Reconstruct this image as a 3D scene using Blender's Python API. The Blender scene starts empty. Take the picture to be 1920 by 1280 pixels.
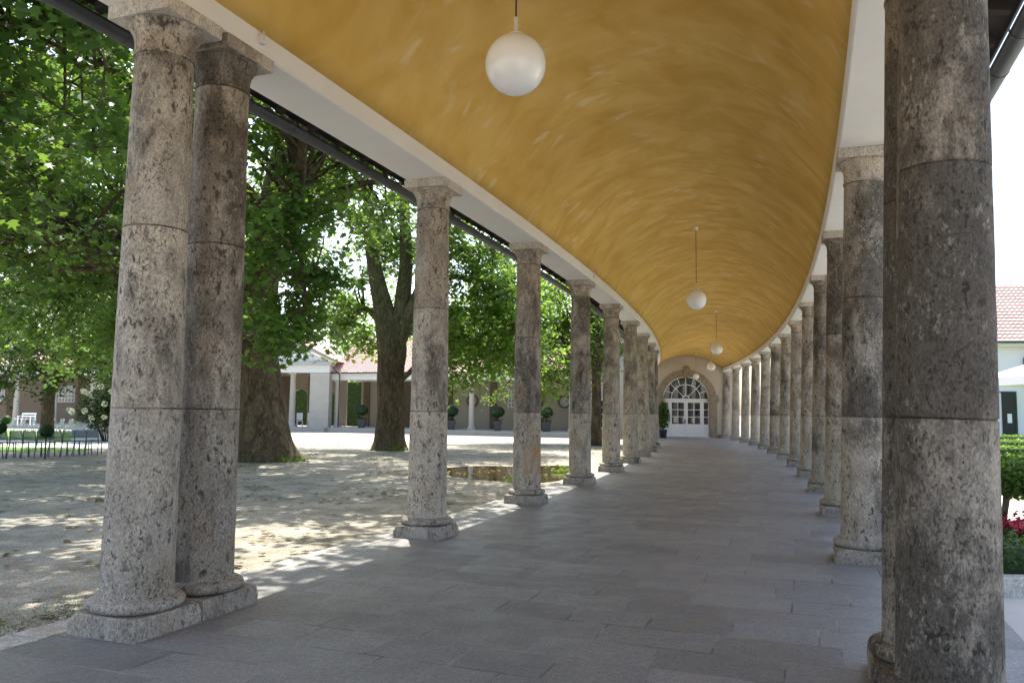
import bpy, math, random
import numpy as np
from mathutils import Vector, Matrix

# ---------------------------------------------------------------- camera, sky, sun, exposure
scene = bpy.context.scene
PITCH, ROLL = 0.0880, 0.0125
cam_d = bpy.data.cameras.new("camera")
cam = bpy.data.objects.new("camera", cam_d)
scene.collection.objects.link(cam)
cam_d.sensor_width = 36.0
cam_d.lens = 1500.0 / 1920.0 * 36.0
cam_d.clip_start = 0.05
cam_d.clip_end = 3000
cam.matrix_world = (Matrix.Translation((0, 0, 1.6)) @ Matrix.Rotation(math.pi / 2 + PITCH, 4, 'X') @ Matrix.Rotation(ROLL, 4, 'Z'))
scene.camera = cam

SUN_EL, SUN_AZ = math.radians(62), math.radians(-10)     # azimuth from +Y towards +X
world = bpy.data.worlds.new("World")
scene.world = world
world.use_nodes = True
wn = world.node_tree
sky = wn.nodes.new("ShaderNodeTexSky")
sky.sky_type = 'NISHITA'
sky.sun_disc = False
sky.sun_elevation = SUN_EL
sky.sun_rotation = SUN_AZ
sky.air_density = 1.0
sky.dust_density = 3.0
sky.ozone_density = 1.0
wn.links.new(sky.outputs[0], wn.nodes["Background"].inputs[0])
wn.nodes["Background"].inputs[1].default_value = 0.15
sun_d = bpy.data.lights.new("sun", 'SUN')
sun_d.energy = 3.2
sun_d.angle = math.radians(0.5)
sun_d.color = (1.0, 0.95, 0.86)
sun = bpy.data.objects.new("sun", sun_d)
scene.collection.objects.link(sun)
sdir = Vector((math.sin(SUN_AZ) * math.cos(SUN_EL), math.cos(SUN_AZ) * math.cos(SUN_EL), math.sin(SUN_EL)))
sun.rotation_euler = sdir.to_track_quat('Z', 'Y').to_euler()
sun.location = (0, 0, 30)
scene.view_settings.view_transform = 'Standard'
scene.view_settings.look = 'None'
scene.view_settings.exposure = 1.7
scene.view_settings.gamma = 1.0
scene.cycles.max_bounces = 10
scene.cycles.diffuse_bounces = 5
scene.cycles.transparent_max_bounces = 8
scene.cycles.sample_clamp_indirect = 8.0
scene.cycles.use_denoising = True

# ---------------------------------------------------------------- helpers
rng = np.random.default_rng(7)
random.seed(7)
COL = scene.collection
CX, CY = -196.3313, 80.7815          # centre of the curved gallery


def P(R, a, z=0.0):
    return (CX + R * math.cos(a), CY + R * math.sin(a), z)


def tag(o, label=None, cat=None, group=None, kind=None):
    if label: o['label'] = label
    if cat: o['category'] = cat
    if group: o['group'] = group
    if kind: o['kind'] = kind
    return o


def empty(name, loc, rot=(0, 0, 0), label=None, cat=None, group=None):
    o = bpy.data.objects.new(name, None)
    o.empty_display_size = 0.2
    o.location = loc
    o.rotation_euler = rot
    COL.objects.link(o)
    return tag(o, label, cat, group)


def copy_tree(o, parent=None):
    c = o.copy()
    COL.objects.link(c)
    if parent is not None:
        c.parent = parent
    for ch in list(o.children):
        copy_tree(ch, c)
    return c


class MB:
    def __init__(self):
        self.v, self.f, self.uv, self.smooth = [], [], {}, []

    def add(self, verts, faces, smooth=False, uvs=None):
        b = len(self.v)
        self.v.extend([tuple(map(float, p)) for p in verts])
        for i, f in enumerate(faces):
            if uvs is not None:
                self.uv[len(self.f)] = [uvs[k] for k in f]
            self.f.append(tuple(b + k for k in f))
            self.smooth.append(smooth)
        return self

    def box(self, c, s, rz=0.0, T=None, bevel=0.0):
        x, y, z = s[0] / 2, s[1] / 2, s[2] / 2
        if bevel > 0:
            b = min(bevel, x * .9, y * .9, z * .9)
            pts, quads = [], []
            bm_v = {}
            def vid(sx, sy, sz, ax):
                k = (sx, sy, sz, ax)
                if k not in bm_v:
                    p = [sx * (x - b), sy * (y - b), sz * (z - b)]
                    p[ax] = (sx * x, sy * y, sz * z)[ax]
                    bm_v[k] = len(pts)
                    pts.append(p)
                return bm_v[k]
            S = (-1, 1)
            for ax in range(3):
                o1, o2 = [(1, 2), (2, 0), (0, 1)][ax]
                for s0 in S:
                    ring = []
                    for (p1, p2) in ((-1, -1), (1, -1), (1, 1), (-1, 1)):
                        sg = [0, 0, 0]; sg[ax] = s0; sg[o1] = p1; sg[o2] = p2
                        ring.append(vid(*sg, ax))
                    quads.append(ring if s0 > 0 else ring[::-1])
            for ax in range(3):           # edges along axis ax
                o1, o2 = [(1, 2), (2, 0), (0, 1)][ax]
                for p1 in S:
                    for p2 in S:
                        a = []
                        for s0 in S:
                            sg = [0, 0, 0]; sg[ax] = s0; sg[o1] = p1; sg[o2] = p2
                            a.append((vid(*sg, o1), vid(*sg, o2)))
                        q = [a[0][0], a[1][0], a[1][1], a[0][1]]
                        quads.append(q if p1 * p2 < 0 else q[::-1])
            for sx in S:
                for sy in S:
                    for sz in S:
                        t = [vid(sx, sy, sz, 0), vid(sx, sy, sz, 1), vid(sx, sy, sz, 2)]
                        quads.append(t if sx * sy * sz > 0 else t[::-1])
        else:
            pts = [(-x, -y, -z), (x, -y, -z), (x, y, -z), (-x, y, -z), (-x, -y, z), (x, -y, z), (x, y, z), (-x, y, z)]
            quads = [(0, 3, 2, 1), (4, 5, 6, 7), (0, 1, 5, 4), (1, 2, 6, 5), (2, 3, 7, 6), (3, 0, 4, 7)]
        cs, sn = math.cos(rz), math.sin(rz)
        out = [(c[0] + p[0] * cs - p[1] * sn, c[1] + p[0] * sn + p[1] * cs, c[2] + p[2]) for p in pts]
        if T: out = [T(*p) for p in out]
        return self.add(out, quads)

    def lathe(self, prof, seg=32, c=(0, 0, 0), T=None, cap=True, jit=0.0):
        pts, fs = [], []
        n = len(prof)
        for (r, z) in prof:
            for i in range(seg):
                a = 2 * math.pi * i / seg
                rr = r + (random.uniform(-jit, jit) if jit else 0)
                pts.append((c[0] + rr * math.cos(a), c[1] + rr * math.sin(a), c[2] + z))
        for j in range(n - 1):
            for i in range(seg):
                k = (i + 1) % seg
                fs.append((j * seg + i, j * seg + k, (j + 1) * seg + k, (j + 1) * seg + i))
        if T: pts = [T(*p) for p in pts]
        self.add(pts, fs, True)
        if cap:
            b = len(self.v) - len(pts)
            self.f.append(tuple(b + i for i in range(seg))[::-1]); self.smooth.append(False)
            self.f.append(tuple(b + (n - 1) * seg + i for i in range(seg))); self.smooth.append(False)
        return self

    def tube(self, pts, rad, seg=10, T=None, wob=0.0):
        pts = [Vector(p) for p in pts]
        if not hasattr(rad, '__len__'): rad = [rad] * len(pts)
        vs, fs = [], []
        up = None
        for i, p in enumerate(pts):
            d = (pts[min(i + 1, len(pts) - 1)] - pts[max(i - 1, 0)]).normalized()
            if up is None:
                up = Vector((1, 0, 0)) if abs(d.z) > .8 else Vector((0, 0, 1))
            x = d.cross(up)
            if x.length < 1e-4: x = d.cross(Vector((0, 1, 0)))
            x.normalize(); y = d.cross(x); up = -y.cross(d) if False else up
            for k in range(seg):
                a = 2 * math.pi * k / seg
                w = 1 + (random.uniform(-wob, wob) if wob else 0)
                q = p + (x * math.cos(a) + y * math.sin(a)) * rad[i] * w
                vs.append(q)
        for i in range(len(pts) - 1):
            for k in range(seg):
                l = (k + 1) % seg
                fs.append((i * seg + k, i * seg + l, (i + 1) * seg + l, (i + 1) * seg + k))
        fs.append(tuple(range(seg))[::-1])
        fs.append(tuple((len(pts) - 1) * seg + k for k in range(seg)))
        if T: vs = [T(*p) for p in vs]
        return self.add(vs, fs, True)

    def poly(self, pts, T=None):
        if T: pts = [T(*p) for p in pts]
        return self.add(pts, [tuple(range(len(pts)))])

    def prism(self, pts2, y0, y1, T=None):
        """outline in local x,z pushed from y0 to y1"""
        n = len(pts2)
        vs = [(p[0], y0, p[1]) for p in pts2] + [(p[0], y1, p[1]) for p in pts2]
        fs = [tuple(range(n)), tuple(range(n, 2 * n))[::-1]]
        for i in range(n):
            k = (i + 1) % n
            fs.append((i, i + n, k + n, k))
        if T: vs = [T(*p) for p in vs]
        return self.add(vs, fs)

    def sweep(self, prof, a0, a1, n, closed=True, smooth=False, caps=True):
        """profile: list of (R,z) or function of the angle; swept along the gallery"""
        pf = prof if callable(prof) else (lambda a: prof)
        vs, uv = [], []
        for i in range(n + 1):
            a = a0 + (a1 - a0) * i / n
            pr = pf(a)
            l = 0
            for j, (R, z) in enumerate(pr):
                if j: l += math.hypot(R - pr[j - 1][0], z - pr[j - 1][1])
                vs.append(P(R, a, z)); uv.append((a * 210.0, l))
        m = len(pf(a0))
        fs = []
        for i in range(n):
            for j in range(m if closed else m - 1):
                k = (j + 1) % m
                fs.append((i * m + j, (i + 1) * m + j, (i + 1) * m + k, i * m + k))
        if closed and caps:
            fs.append(tuple(range(m))); fs.append(tuple(n * m + j for j in range(m))[::-1])
        return self.add(vs, fs, smooth, uv)

    def mesh(self, name, off=(0, 0, 0)):
        me = bpy.data.meshes.new(name)
        v = np.array(self.v, dtype=float).reshape(-1, 3) - np.array(off)
        me.from_pydata(v.tolist(), [], self.f)
        me.polygons.foreach_set('use_smooth', self.smooth)
        if self.uv:
            ul = me.uv_layers.new(name='UVMap')
            for pi, poly in enumerate(me.polygons):
                if pi in self.uv:
                    for li, u in zip(poly.loop_indices, self.uv[pi]):
                        ul.data[li].uv = u
        me.update()
        return me

    def build(self, name, m, parent=None, local=False):
        off = (0, 0, 0)
        if parent is not None and not local:
            p, off = parent, Vector((0, 0, 0))
            while p is not None:
                off = off + p.location
                p = p.parent
        me = self.mesh(name, off)
        o = bpy.data.objects.new(name, me)
        COL.objects.link(o)
        if m: me.materials.append(m)
        if parent is not None: o.parent = parent
        return o


# ---------------------------------------------------------------- materials
class NT:
    def __init__(self, name):
        self.m = bpy.data.materials.new(name)
        self.m.use_nodes = True
        self.t = self.m.node_tree
        self.b = self.t.nodes["Principled BSDF"]
        self.out = self.t.nodes["Material Output"]

    def n(self, typ, **kw):
        nd = self.t.nodes.new(typ)
        for k, v in kw.items(): setattr(nd, k, v)
        return nd

    def put(self, sock, v):
        if isinstance(v, bpy.types.NodeSocket): self.t.links.new(v, sock)
        elif v is not None:
            if hasattr(sock.default_value, '__len__') and len(sock.default_value) == 4 and len(v) == 3: v = (*v, 1)
            sock.default_value = v

    def coord(self, kind='Object'): return self.n("ShaderNodeTexCoord").outputs[kind]

    def mapv(self, v, scale=(1, 1, 1), loc=(0, 0, 0)):
        nd = self.n("ShaderNodeMapping"); self.put(nd.inputs[0], v)
        nd.inputs['Scale'].default_value = scale; nd.inputs['Location'].default_value = loc
        return nd.outputs[0]

    def noise(self, v, scale=5, detail=3, rough=.55, dist=0.0, color=False):
        nd = self.n("ShaderNodeTexNoise"); self.put(nd.inputs['Vector'], v)
        nd.inputs['Scale'].default_value = scale; nd.inputs['Detail'].default_value = detail
        nd.inputs['Roughness'].default_value = rough; nd.inputs['Distortion'].default_value = dist
        return nd.outputs[1 if color else 0]

    def vor(self, v, scale=5, feat='F1', out='Distance', rand=1.0):
        nd = self.n("ShaderNodeTexVoronoi", feature=feat); self.put(nd.inputs['Vector'], v)
        nd.inputs['Scale'].default_value = scale; nd.inputs['Randomness'].default_value = rand
        return nd.outputs[out]

    def ramp(self, f, a, b, lo=0.0, hi=1.0):
        nd = self.n("ShaderNodeMapRange", clamp=True, interpolation_type='SMOOTHSTEP'); self.put(nd.inputs[0], f)
        for i, v in zip((1, 2, 3, 4), (a, b, lo, hi)): self.put(nd.inputs[i], v)
        return nd.outputs[0]

    def mix(self, f, a, b, mode='MIX'):
        nd = self.n("ShaderNodeMix", data_type='RGBA', blend_type=mode)
        self.put(nd.inputs[0], f); self.put(nd.inputs[6], a); self.put(nd.inputs[7], b)
        return nd.outputs[2]

    def math(self, op, a, b=None, clamp=False):
        nd = self.n("ShaderNodeMath", operation=op, use_clamp=clamp)
        self.put(nd.inputs[0], a)
        if b is not None: self.put(nd.inputs[1], b)
        return nd.outputs[0]

    def vadd(self, a, b):
        nd = self.n("ShaderNodeVectorMath", operation='ADD'); self.put(nd.inputs[0], a); self.put(nd.inputs[1], b)
        return nd.outputs[0]

    def bump(self, h, strength=.3, dist=.01, prev=None):
        nd = self.n("ShaderNodeBump"); self.put(nd.inputs['Height'], h)
        nd.inputs['Strength'].default_value = strength; nd.inputs['Distance'].default_value = dist
        if prev is not None: self.put(nd.inputs['Normal'], prev)
        return nd.outputs[0]

    def done(self, color=None, rough=.8, normal=None, spec=None, **kw):
        self.put(self.b.inputs['Base Color'], color)
        self.put(self.b.inputs['Roughness'], rough)
        if normal is not None: self.put(self.b.inputs['Normal'], normal)
        if spec is not None: self.b.inputs['Specular IOR Level'].default_value = spec
        for k, v in kw.items(): self.put(self.b.inputs[k], v)
        return self.m

    def objrand(self): return self.n("ShaderNodeObjectInfo").outputs['Random']


def plain(name, col, rough=.6, var=.12, scale=3.0, spec=.4, bump=.0, bscale=40, metal=0.0):
    t = NT(name); v = t.coord()
    f = t.noise(v, scale, 5, .6)
    c = t.mix(f, tuple(x * (1 - var) for x in col), tuple(min(1, x * (1 + var)) for x in col))
    nm = t.bump(t.noise(v, bscale, 4), bump, .01) if bump else None
    return t.done(c, rough, nm, spec, Metallic=metal)


def stone_mat(name, light=(.52, .462, .39), grey=(.28, .247, .208), dark=(.092, .079, .065), drums=True, pit=1.0):
    t = NT(name)
    r = t.objrand()
    off = t.n("ShaderNodeCombineXYZ"); 
    for i, k in enumerate((37.0, 91.0, 53.0)): t.put(off.inputs[i], t.math('MULTIPLY', r, k))
    ob = t.coord()
    v = t.vadd(ob, off.outputs[0])
    crust = t.n("ShaderNodeAttribute", attribute_type='OBJECT', attribute_name='crust').outputs['Fac']
    vs = t.mapv(v, (1, 1, .55))
    warp = t.noise(v, 9, 3, .6, color=True)
    sep = t.n("ShaderNodeSeparateXYZ"); t.put(sep.inputs[0], ob)
    z = sep.outputs[2]
    # the drums of the shaft come from different blocks
    dr = t.math('FLOOR', t.math('DIVIDE', t.math('SUBTRACT', z, .25), 1.345))
    wn_ = t.n("ShaderNodeTexWhiteNoise", noise_dimensions='2D')
    cmb = t.n("ShaderNodeCombineXYZ"); t.put(cmb.inputs[0], dr); t.put(cmb.inputs[1], t.math('MULTIPLY', r, 77.7)); t.put(wn_.inputs['Vector'], cmb.outputs[0])
    drand = wn_.outputs['Value']
    upper = t.ramp(z, 1.585, 1.61) if drums else 0.3
    f1 = t.noise(vs, 4.5, 6, .65, .6)
    base = t.mix(t.math('MULTIPLY', t.ramp(f1, .35, .66), t.math('ADD', t.math('MULTIPLY', upper, .55), .45)), light, grey)
    f2 = t.noise(t.mapv(v, (5, 5, .9)), 1.6, 5, .6)                  # rain streaks
    base = t.mix(t.math('MULTIPLY', t.ramp(f2, .5, .72), .55), base, tuple(x * .62 for x in grey))
    tan = t.noise(v, 2.1, 3, .5)
    base = t.mix(t.math('MULTIPLY', t.ramp(tan, .52, .72), .45), base, (.36, .26, .16))
    # black weathering crust
    fc = t.noise(vs, 1.7, 7, .68, .4)
    thr = t.math('SUBTRACT', .68, t.math('ADD', t.math('MULTIPLY', crust, .22), t.math('MULTIPLY', upper, .07)))
    thr = t.math('ADD', thr, t.math('MULTIPLY', t.math('SUBTRACT', drand, .5), .06))
    fm = t.ramp(t.math('SUBTRACT', fc, thr), -.06, .10)
    base = t.mix(t.math('MULTIPLY', fm, .82), base, dark)
    # pits of the shell limestone
    pv = t.vadd(t.mapv(v, (1, 1, .55)), t.mapv(warp, (.05, .05, .05)))
    d1 = t.noise(pv, 21, 3.5, .6, .3)
    d2 = t.noise(t.mapv(v, (1, 1, .7)), 50, 3, .6, .4)
    d3 = t.vor(pv, 34)
    pm = t.noise(v, 2.6, 4, .6)
    p1 = t.math('MULTIPLY', t.ramp(d1, .565, .625), t.ramp(pm, .36, .60))
    p2 = t.math('MULTIPLY', t.ramp(d2, .54, .62), t.ramp(t.noise(v, 4.3, 4, .6), .42, .58))
    p3 = t.math('MULTIPLY', t.ramp(d3, .16, .28, 1, 0), t.ramp(t.noise(v, 3.3, 4, .6), .45, .62))
    pits = t.math('MAXIMUM', t.math('MAXIMUM', p1, p3), t.math('MULTIPLY', p2, .75))
    base = t.mix(t.math('MULTIPLY', pits, .84 * pit), base, tuple(x * .42 for x in dark))
    # chalky flecks where the crust has flaked off
    fl = t.ramp(t.noise(t.mapv(v, (1, 1, .5)), 30, 5, .75), .52, .64)
    fl = t.math('MULTIPLY', fl, t.ramp(t.noise(v, 2.3, 4), .42, .62))
    base = t.mix(t.math('MULTIPLY', fl, .75), base, (.46, .43, .39))
    if drums:
        for zj in (1.595, 2.94, 4.268):
            jw = t.ramp(t.noise(v, 7, 3), .35, .6, .35, .85)
            jl = t.ramp(t.math('ABSOLUTE', t.math('SUBTRACT', t.math('ADD', z, t.math('MULTIPLY', t.math('SUBTRACT', f1, .5), .008)), zj)), .002, .008, 1, 0)
            base = t.mix(t.math('MULTIPLY', jl, jw), base, (.03, .025, .02))
    base = t.mix(1.0, base, t.mix(t.ramp(t.noise(t.mapv(v, (1, 1, .6)), 80, 3, .7), .3, .7), (.66, .66, .66), (1.3, 1.29, 1.27)), 'MULTIPLY')
    base = t.mix(1.0, base, t.mix(drand, (.84, .85, .86), (1.14, 1.12, 1.08)), 'MULTIPLY') if drums else base
    base = t.mix(t.math('MULTIPLY', crust, .9), base, t.mix(1.0, base, (.66, .61, .56), 'MULTIPLY'))
    if drums:      # rusty orange stain low on one shaft
        sa = t.n("ShaderNodeAttribute", attribute_type='OBJECT', attribute_name='stain').outputs['Fac']
        dot = t.math('ADD', t.math('MULTIPLY', sep.outputs[0], 3.0), t.math('MULTIPLY', sep.outputs[1], -2.6))
        sm = t.math('MULTIPLY', t.ramp(dot, .62, .95), t.math('MULTIPLY', t.ramp(z, .35, .6), t.ramp(z, .85, 1.1, 1, 0)))
        sm = t.math('MULTIPLY', t.math('MULTIPLY', sm, t.ramp(t.noise(v, 6, 5, .6), .36, .6)), sa)
        base = t.mix(t.math('MULTIPLY', sm, .8), base, (.46, .24, .085))
    h = t.math('SUBTRACT', t.math('ADD', t.math('MULTIPLY', f1, .6), t.math('MULTIPLY', t.noise(v, 45, 4), .5)), pits)
    return t.done(base, .82, t.bump(h, .55, .012), .25)


M = {}
M['stone'] = stone_mat('weathered_limestone')
M['stone_trim'] = stone_mat('weathered_limestone_trim', light=(.46, .41, .35), grey=(.33, .29, .245), drums=False, pit=.8)


def floor_mat():
    t = NT('paving_slabs')
    uv = t.coord('UV')
    sep = t.n("ShaderNodeSeparateXYZ"); t.put(sep.inputs[0], uv)
    cmb = t.n("ShaderNodeCombineXYZ"); t.put(cmb.inputs[0], sep.outputs[1]); t.put(cmb.inputs[1], sep.outputs[0])
    wob = t.mapv(t.noise(uv, 1.5, 2, color=True), (.012, .012, 0))
    bv = t.vadd(cmb.outputs[0], wob)
    br = t.n("ShaderNodeTexBrick", offset=.42, offset_frequency=2, squash=.75, squash_frequency=3)
    t.put(br.inputs['Vector'], bv)
    t.put(br.inputs['Color1'], (.0, .0, .0)); t.put(br.inputs['Color2'], (1, 1, 1)); t.put(br.inputs['Mortar'], (.5, .5, .5))
    br.inputs['Scale'].default_value = 1.0
    br.inputs['Brick Width'].default_value = .82; br.inputs['Row Height'].default_value = .46
    br.inputs['Mortar Size'].default_value = .009; br.inputs['Mortar Smooth'].default_value = .25
    ob = t.coord()
    tone = t.mix(br.outputs['Color'], (.170, .166, .158), (.298, .289, .275))
    tone = t.mix(.42, tone, t.mix(t.noise(ob, 1.1, 5, .6), (.178, .173, .166), (.278, .269, .257)))
    sp = t.noise(ob, 85, 3, .75)
    tone = t.mix(1.0, tone, t.mix(t.ramp(sp, .28, .72), (.60, .60, .60), (1.42, 1.42, 1.42)), 'MULTIPLY')
    tone = t.mix(1.0, tone, t.mix(t.ramp(t.noise(ob, 26, 4, .7), .3, .7), (.82, .82, .82), (1.16, 1.16, 1.16)), 'MULTIPLY')
    sc = t.ramp(t.noise(t.mapv(ob, (1, 3, 1)), 6, 6, .7), .56, .75)
    tone = t.mix(t.math('MULTIPLY', sc, .28), tone, (.33, .32, .31))
    st = t.ramp(t.noise(ob, .7, 4, .6), .58, .75)
    tone = t.mix(t.math('MULTIPLY', st, .4), tone, (.11, .105, .10))
    mort = br.outputs['Fac']
    mc = t.mix(t.ramp(t.noise(ob, 1.7, 3), .42, .58), (.045, .04, .036), (.33, .315, .29))
    col = t.mix(t.math('MULTIPLY', mort, t.ramp(t.noise(ob, .9, 3), .38, .62, .2, .8)), tone, mc)
    h = t.math('SUBTRACT', t.math('MULTIPLY', sp, .35), mort)
    return t.done(col, t.ramp(t.noise(ob, 3, 4), .3, .7, .42, .62), t.bump(h, .35, .006), .5)


M['floor'] = floor_mat()


def ceiling_mat():
    t = NT('ochre_brushed_plaster')
    uv = t.coord('UV')
    f1 = t.noise(t.mapv(uv, (1.2, 1.0, 1)), 1.3, 4, .55, .6)
    f2 = t.noise(t.mapv(uv, (1.75, 1.0, 1), (5, 3, 0)), 2.3, 2.5, .5, .55)
    f4 = t.noise(t.mapv(uv, (1, 1, 1), (2, 8, 0)), .9, 2, .5)
    f3 = t.noise(t.mapv(uv, (1, 1, 1), (9, 1, 0)), .5, 2, .5)
    c = t.mix(t.ramp(f1, .25, .75), (.60, .365, .085), (.74, .50, .165))
    c = t.mix(t.math('MULTIPLY', t.math('MULTIPLY', t.ramp(f2, .53, .72), .7), t.ramp(f4, .42, .62)), c, (.76, .60, .34))
    c = t.mix(t.math('MULTIPLY', t.ramp(f3, .45, .65), .25), c, (.50, .28, .055))
    return t.done(c, .95, t.bump(t.noise(uv, 14, 4), .12, .01), .1)


M['ceiling'] = ceiling_mat()
M['beam'] = plain('white_beam_plaster', (.74, .72, .69), .85, .09, 1.6, .2, .05, 30)
M['wallcream'] = plain('cream_wall_plaster', (.50, .45, .37), .9, .07, .8, .2, .06, 25)
M['wallwhite'] = plain('white_wall_plaster', (.78, .76, .79), .9, .04, .8, .2)
M['darkwood'] = plain('dark_stained_wood', (.035, .027, .022), .8, .25, 6, .25)
M['gutter'] = plain('grey_zinc_gutter', (.075, .078, .085), .45, .15, 5, .5, metal=.4)
M['white'] = plain('white_gloss_paint', (.78, .79, .80), .35, .03, 4, .5)
M['opal'] = NT('opal_glass_globe').done((.86, .86, .85), .12, None, .5, **{'Subsurface Weight': .3, 'Coat Weight': .4, 'Coat Roughness': .05})
M['black'] = plain('black_cord', (.02, .018, .016), .5)
M['glass'] = NT('dark_reflecting_glass').done((.018, .02, .022), .02, None, .5, IOR=2.1)
M['kerb'] = stone_mat('pale_kerb_limestone', light=(.56, .53, .48), grey=(.42, .40, .36), dark=(.2, .19, .17), drums=False, pit=.35)
M['pot'] = plain('dark_slate_planter', (.045, .05, .058), .5, .15, 6)
M['steel'] = plain('grey_painted_steel', (.15, .17, .19), .4, .1, 8, .5, metal=.3)
M['pale_steel'] = plain('pale_painted_steel', (.42, .43, .45), .4, .1, 8, .5, metal=.3)


def gravel_mat():
    t = NT('courtyard_gravel')
    v = t.coord()
    f0 = t.noise(v, .22, 4, .6)
    f1 = t.noise(v, 1.6, 6, .65)
    f2 = t.noise(v, 55, 3, .7)
    d = t.vor(v, 90, out='Color')
    c = t.mix(t.ramp(f1, .3, .7), (.225, .205, .158), (.43, .395, .32))
    c = t.mix(t.math('MULTIPLY', t.ramp(f0, .45, .65), .4), c, (.30, .295, .265))
    c = t.mix(1.0, c, t.mix(t.ramp(f2, .3, .7), (.62, .62, .62), (1.35, 1.35, 1.35)), 'MULTIPLY')
    c = t.mix(.35, c, d, 'OVERLAY')
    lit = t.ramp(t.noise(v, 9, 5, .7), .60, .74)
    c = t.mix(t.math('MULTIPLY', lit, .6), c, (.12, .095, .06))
    h = t.math('ADD', t.math('MULTIPLY', f2, .6), t.noise(v, 12, 4))
    return t.done(c, .95, t.bump(h, .5, .02), .15)


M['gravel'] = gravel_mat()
M['gravel_pale'] = plain('pale_gravel_path', (.56, .54, .50), .95, .1, 2.5, .15, .3, 80)


def lawn_mat():
    t = NT('mown_lawn'); v = t.coord()
    c = t.mix(t.noise(v, 1.2, 5, .6), (.07, .16, .02), (.16, .29, .04))
    c = t.mix(.5, c, t.mix(t.noise(v, 60, 3, .7), (.2, .2, .2), (.8, .8, .8)), 'OVERLAY')
    return t.done(c, .9, t.bump(t.noise(v, 50, 3), .6, .03), .2)


M['lawn'] = lawn_mat()
M['water'] = NT('muddy_puddle_water').done((.04, .028, .012), .06, None, .3)


def leaf_mat(name, cols, trans=.5, gloss=.35, tint=(.30, .46, .05)):
    t = NT(name)
    r = t.n("ShaderNodeNewGeometry").outputs['Random Per Island']
    c = t.mix(r, cols[0], cols[1])
    c = t.mix(t.math('MULTIPLY', t.ramp(r, .93, 1.0), .7), c, cols[2])
    t.put(t.b.inputs['Base Color'], c); t.b.inputs['Roughness'].default_value = .42
    t.b.inputs['Specular IOR Level'].default_value = gloss
    tr = t.n("ShaderNodeBsdfTranslucent"); t.put(tr.inputs[0], t.mix(.55, c, tint))
    mx = t.n("ShaderNodeMixShader"); mx.inputs[0].default_value = trans
    t.t.links.new(t.b.outputs[0], mx.inputs[1]); t.t.links.new(tr.outputs[0], mx.inputs[2])
    t.t.links.new(mx.outputs[0], t.out.inputs[0])
    return t.m


M['leaf_plane'] = leaf_mat('plane_tree_leaves', ((.042, .12, .027), (.105, .215, .038), (.23, .31, .05)), .52, .6)
M['leaf_light'] = leaf_mat('sun_tinted_leaves', ((.075, .165, .022), (.14, .26, .036), (.24, .32, .05)), .6, .5)  # plane leaves brightened, sunlight put into their green
M['leaf_dark'] = leaf_mat('dark_leaves', ((.015, .042, .012), (.03, .07, .018), (.05, .09, .02)), .22)
M['leaf_box'] = leaf_mat('boxwood_leaves', ((.035, .085, .018), (.065, .13, .028), (.11, .17, .03)), .3, .3)
M['leaf_hedge'] = leaf_mat('bright_hedge_leaves', ((.09, .19, .02), (.16, .27, .03), (.24, .33, .05)), .4, .3)
M['petal_pink'] = leaf_mat('pink_petals', ((.55, .03, .09), (.7, .06, .14), (.75, .15, .2)), .35, .2, (.7, .05, .12))
M['petal_white'] = leaf_mat('cream_petals', ((.55, .60, .42), (.75, .76, .62), (.8, .8, .7)), .3, .2, (.7, .72, .5))
M['leaf_dead'] = leaf_mat('fallen_leaves', ((.12, .075, .03), (.20, .14, .05), (.10, .16, .03)), .2, .2)


def bark_mat(name, a, b, c_, low=None):
    t = NT(name); v = t.coord()
    f = t.noise(t.mapv(v, (1, 1, .35)), 5, 6, .65, .8)
    c = t.mix(t.ramp(f, .3, .7), a, b)
    pch = t.vor(t.vadd(t.mapv(v, (1, 1, .45)), t.mapv(t.noise(v, 3, 3, color=True), (.3, .3, .3))), 4.5, out='Color')
    sp = t.n("ShaderNodeSeparateColor"); t.put(sp.inputs[0], pch)
    c = t.mix(t.math('MULTIPLY', t.ramp(sp.outputs[0], .55, .8), .55), c, c_)
    fine = t.noise(t.mapv(v, (1, 1, .2)), 24, 5, .75)
    if low:
        s3 = t.n("ShaderNodeSeparateXYZ"); t.put(s3.inputs[0], v)
        c = t.mix(t.ramp(t.math('ADD', s3.outputs[2], t.math('MULTIPLY', f, 2.5)), 4.6, 6.4, .85, 0), c, t.mix(t.ramp(f, .35, .65), *low))
    c = t.mix(1.0, c, t.mix(t.ramp(fine, .32, .68), (.5, .49, .47), (1.4, 1.38, 1.33)), 'MULTIPLY')
    fl = t.ramp(t.noise(t.mapv(v, (1, 1, .45)), 9, 4, .7), .6, .7)
    c = t.mix(t.math('MULTIPLY', fl, .5), c, tuple(min(1, x * 1.5) for x in c_))
    h = t.math('ADD', t.math('MULTIPLY', f, 1.0), t.math('MULTIPLY', fine, .7))
    return t.done(c, .9, t.bump(h, .9, .05), .2)


M['bark'] = bark_mat('plane_bark', (.075, .052, .032), (.14, .105, .065), (.20, .155, .095))
M['bark_green'] = bark_mat('mossy_plane_bark', (.085, .08, .04), (.15, .14, .075), (.22, .19, .12), ((.065, .046, .03), (.135, .10, .065)))
M['bark_sunlit'] = bark_mat('sun_tinted_bark', (.17, .09, .035), (.26, .15, .06), (.2, .13, .07))  # brown bark with the orange of sunlight put into its colour


def tile_mat():
    t = NT('clay_roof_tiles'); v = t.coord()
    c = t.mix(t.noise(v, 1.2, 4), (.47, .25, .21), (.64, .42, .37))
    c = t.mix(t.math('MULTIPLY', t.ramp(t.noise(v, 4.5, 4), .5, .7), .5), c, (.72, .58, .52))
    return t.done(c, .8, None, .3)


M['tile'] = tile_mat()


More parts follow.
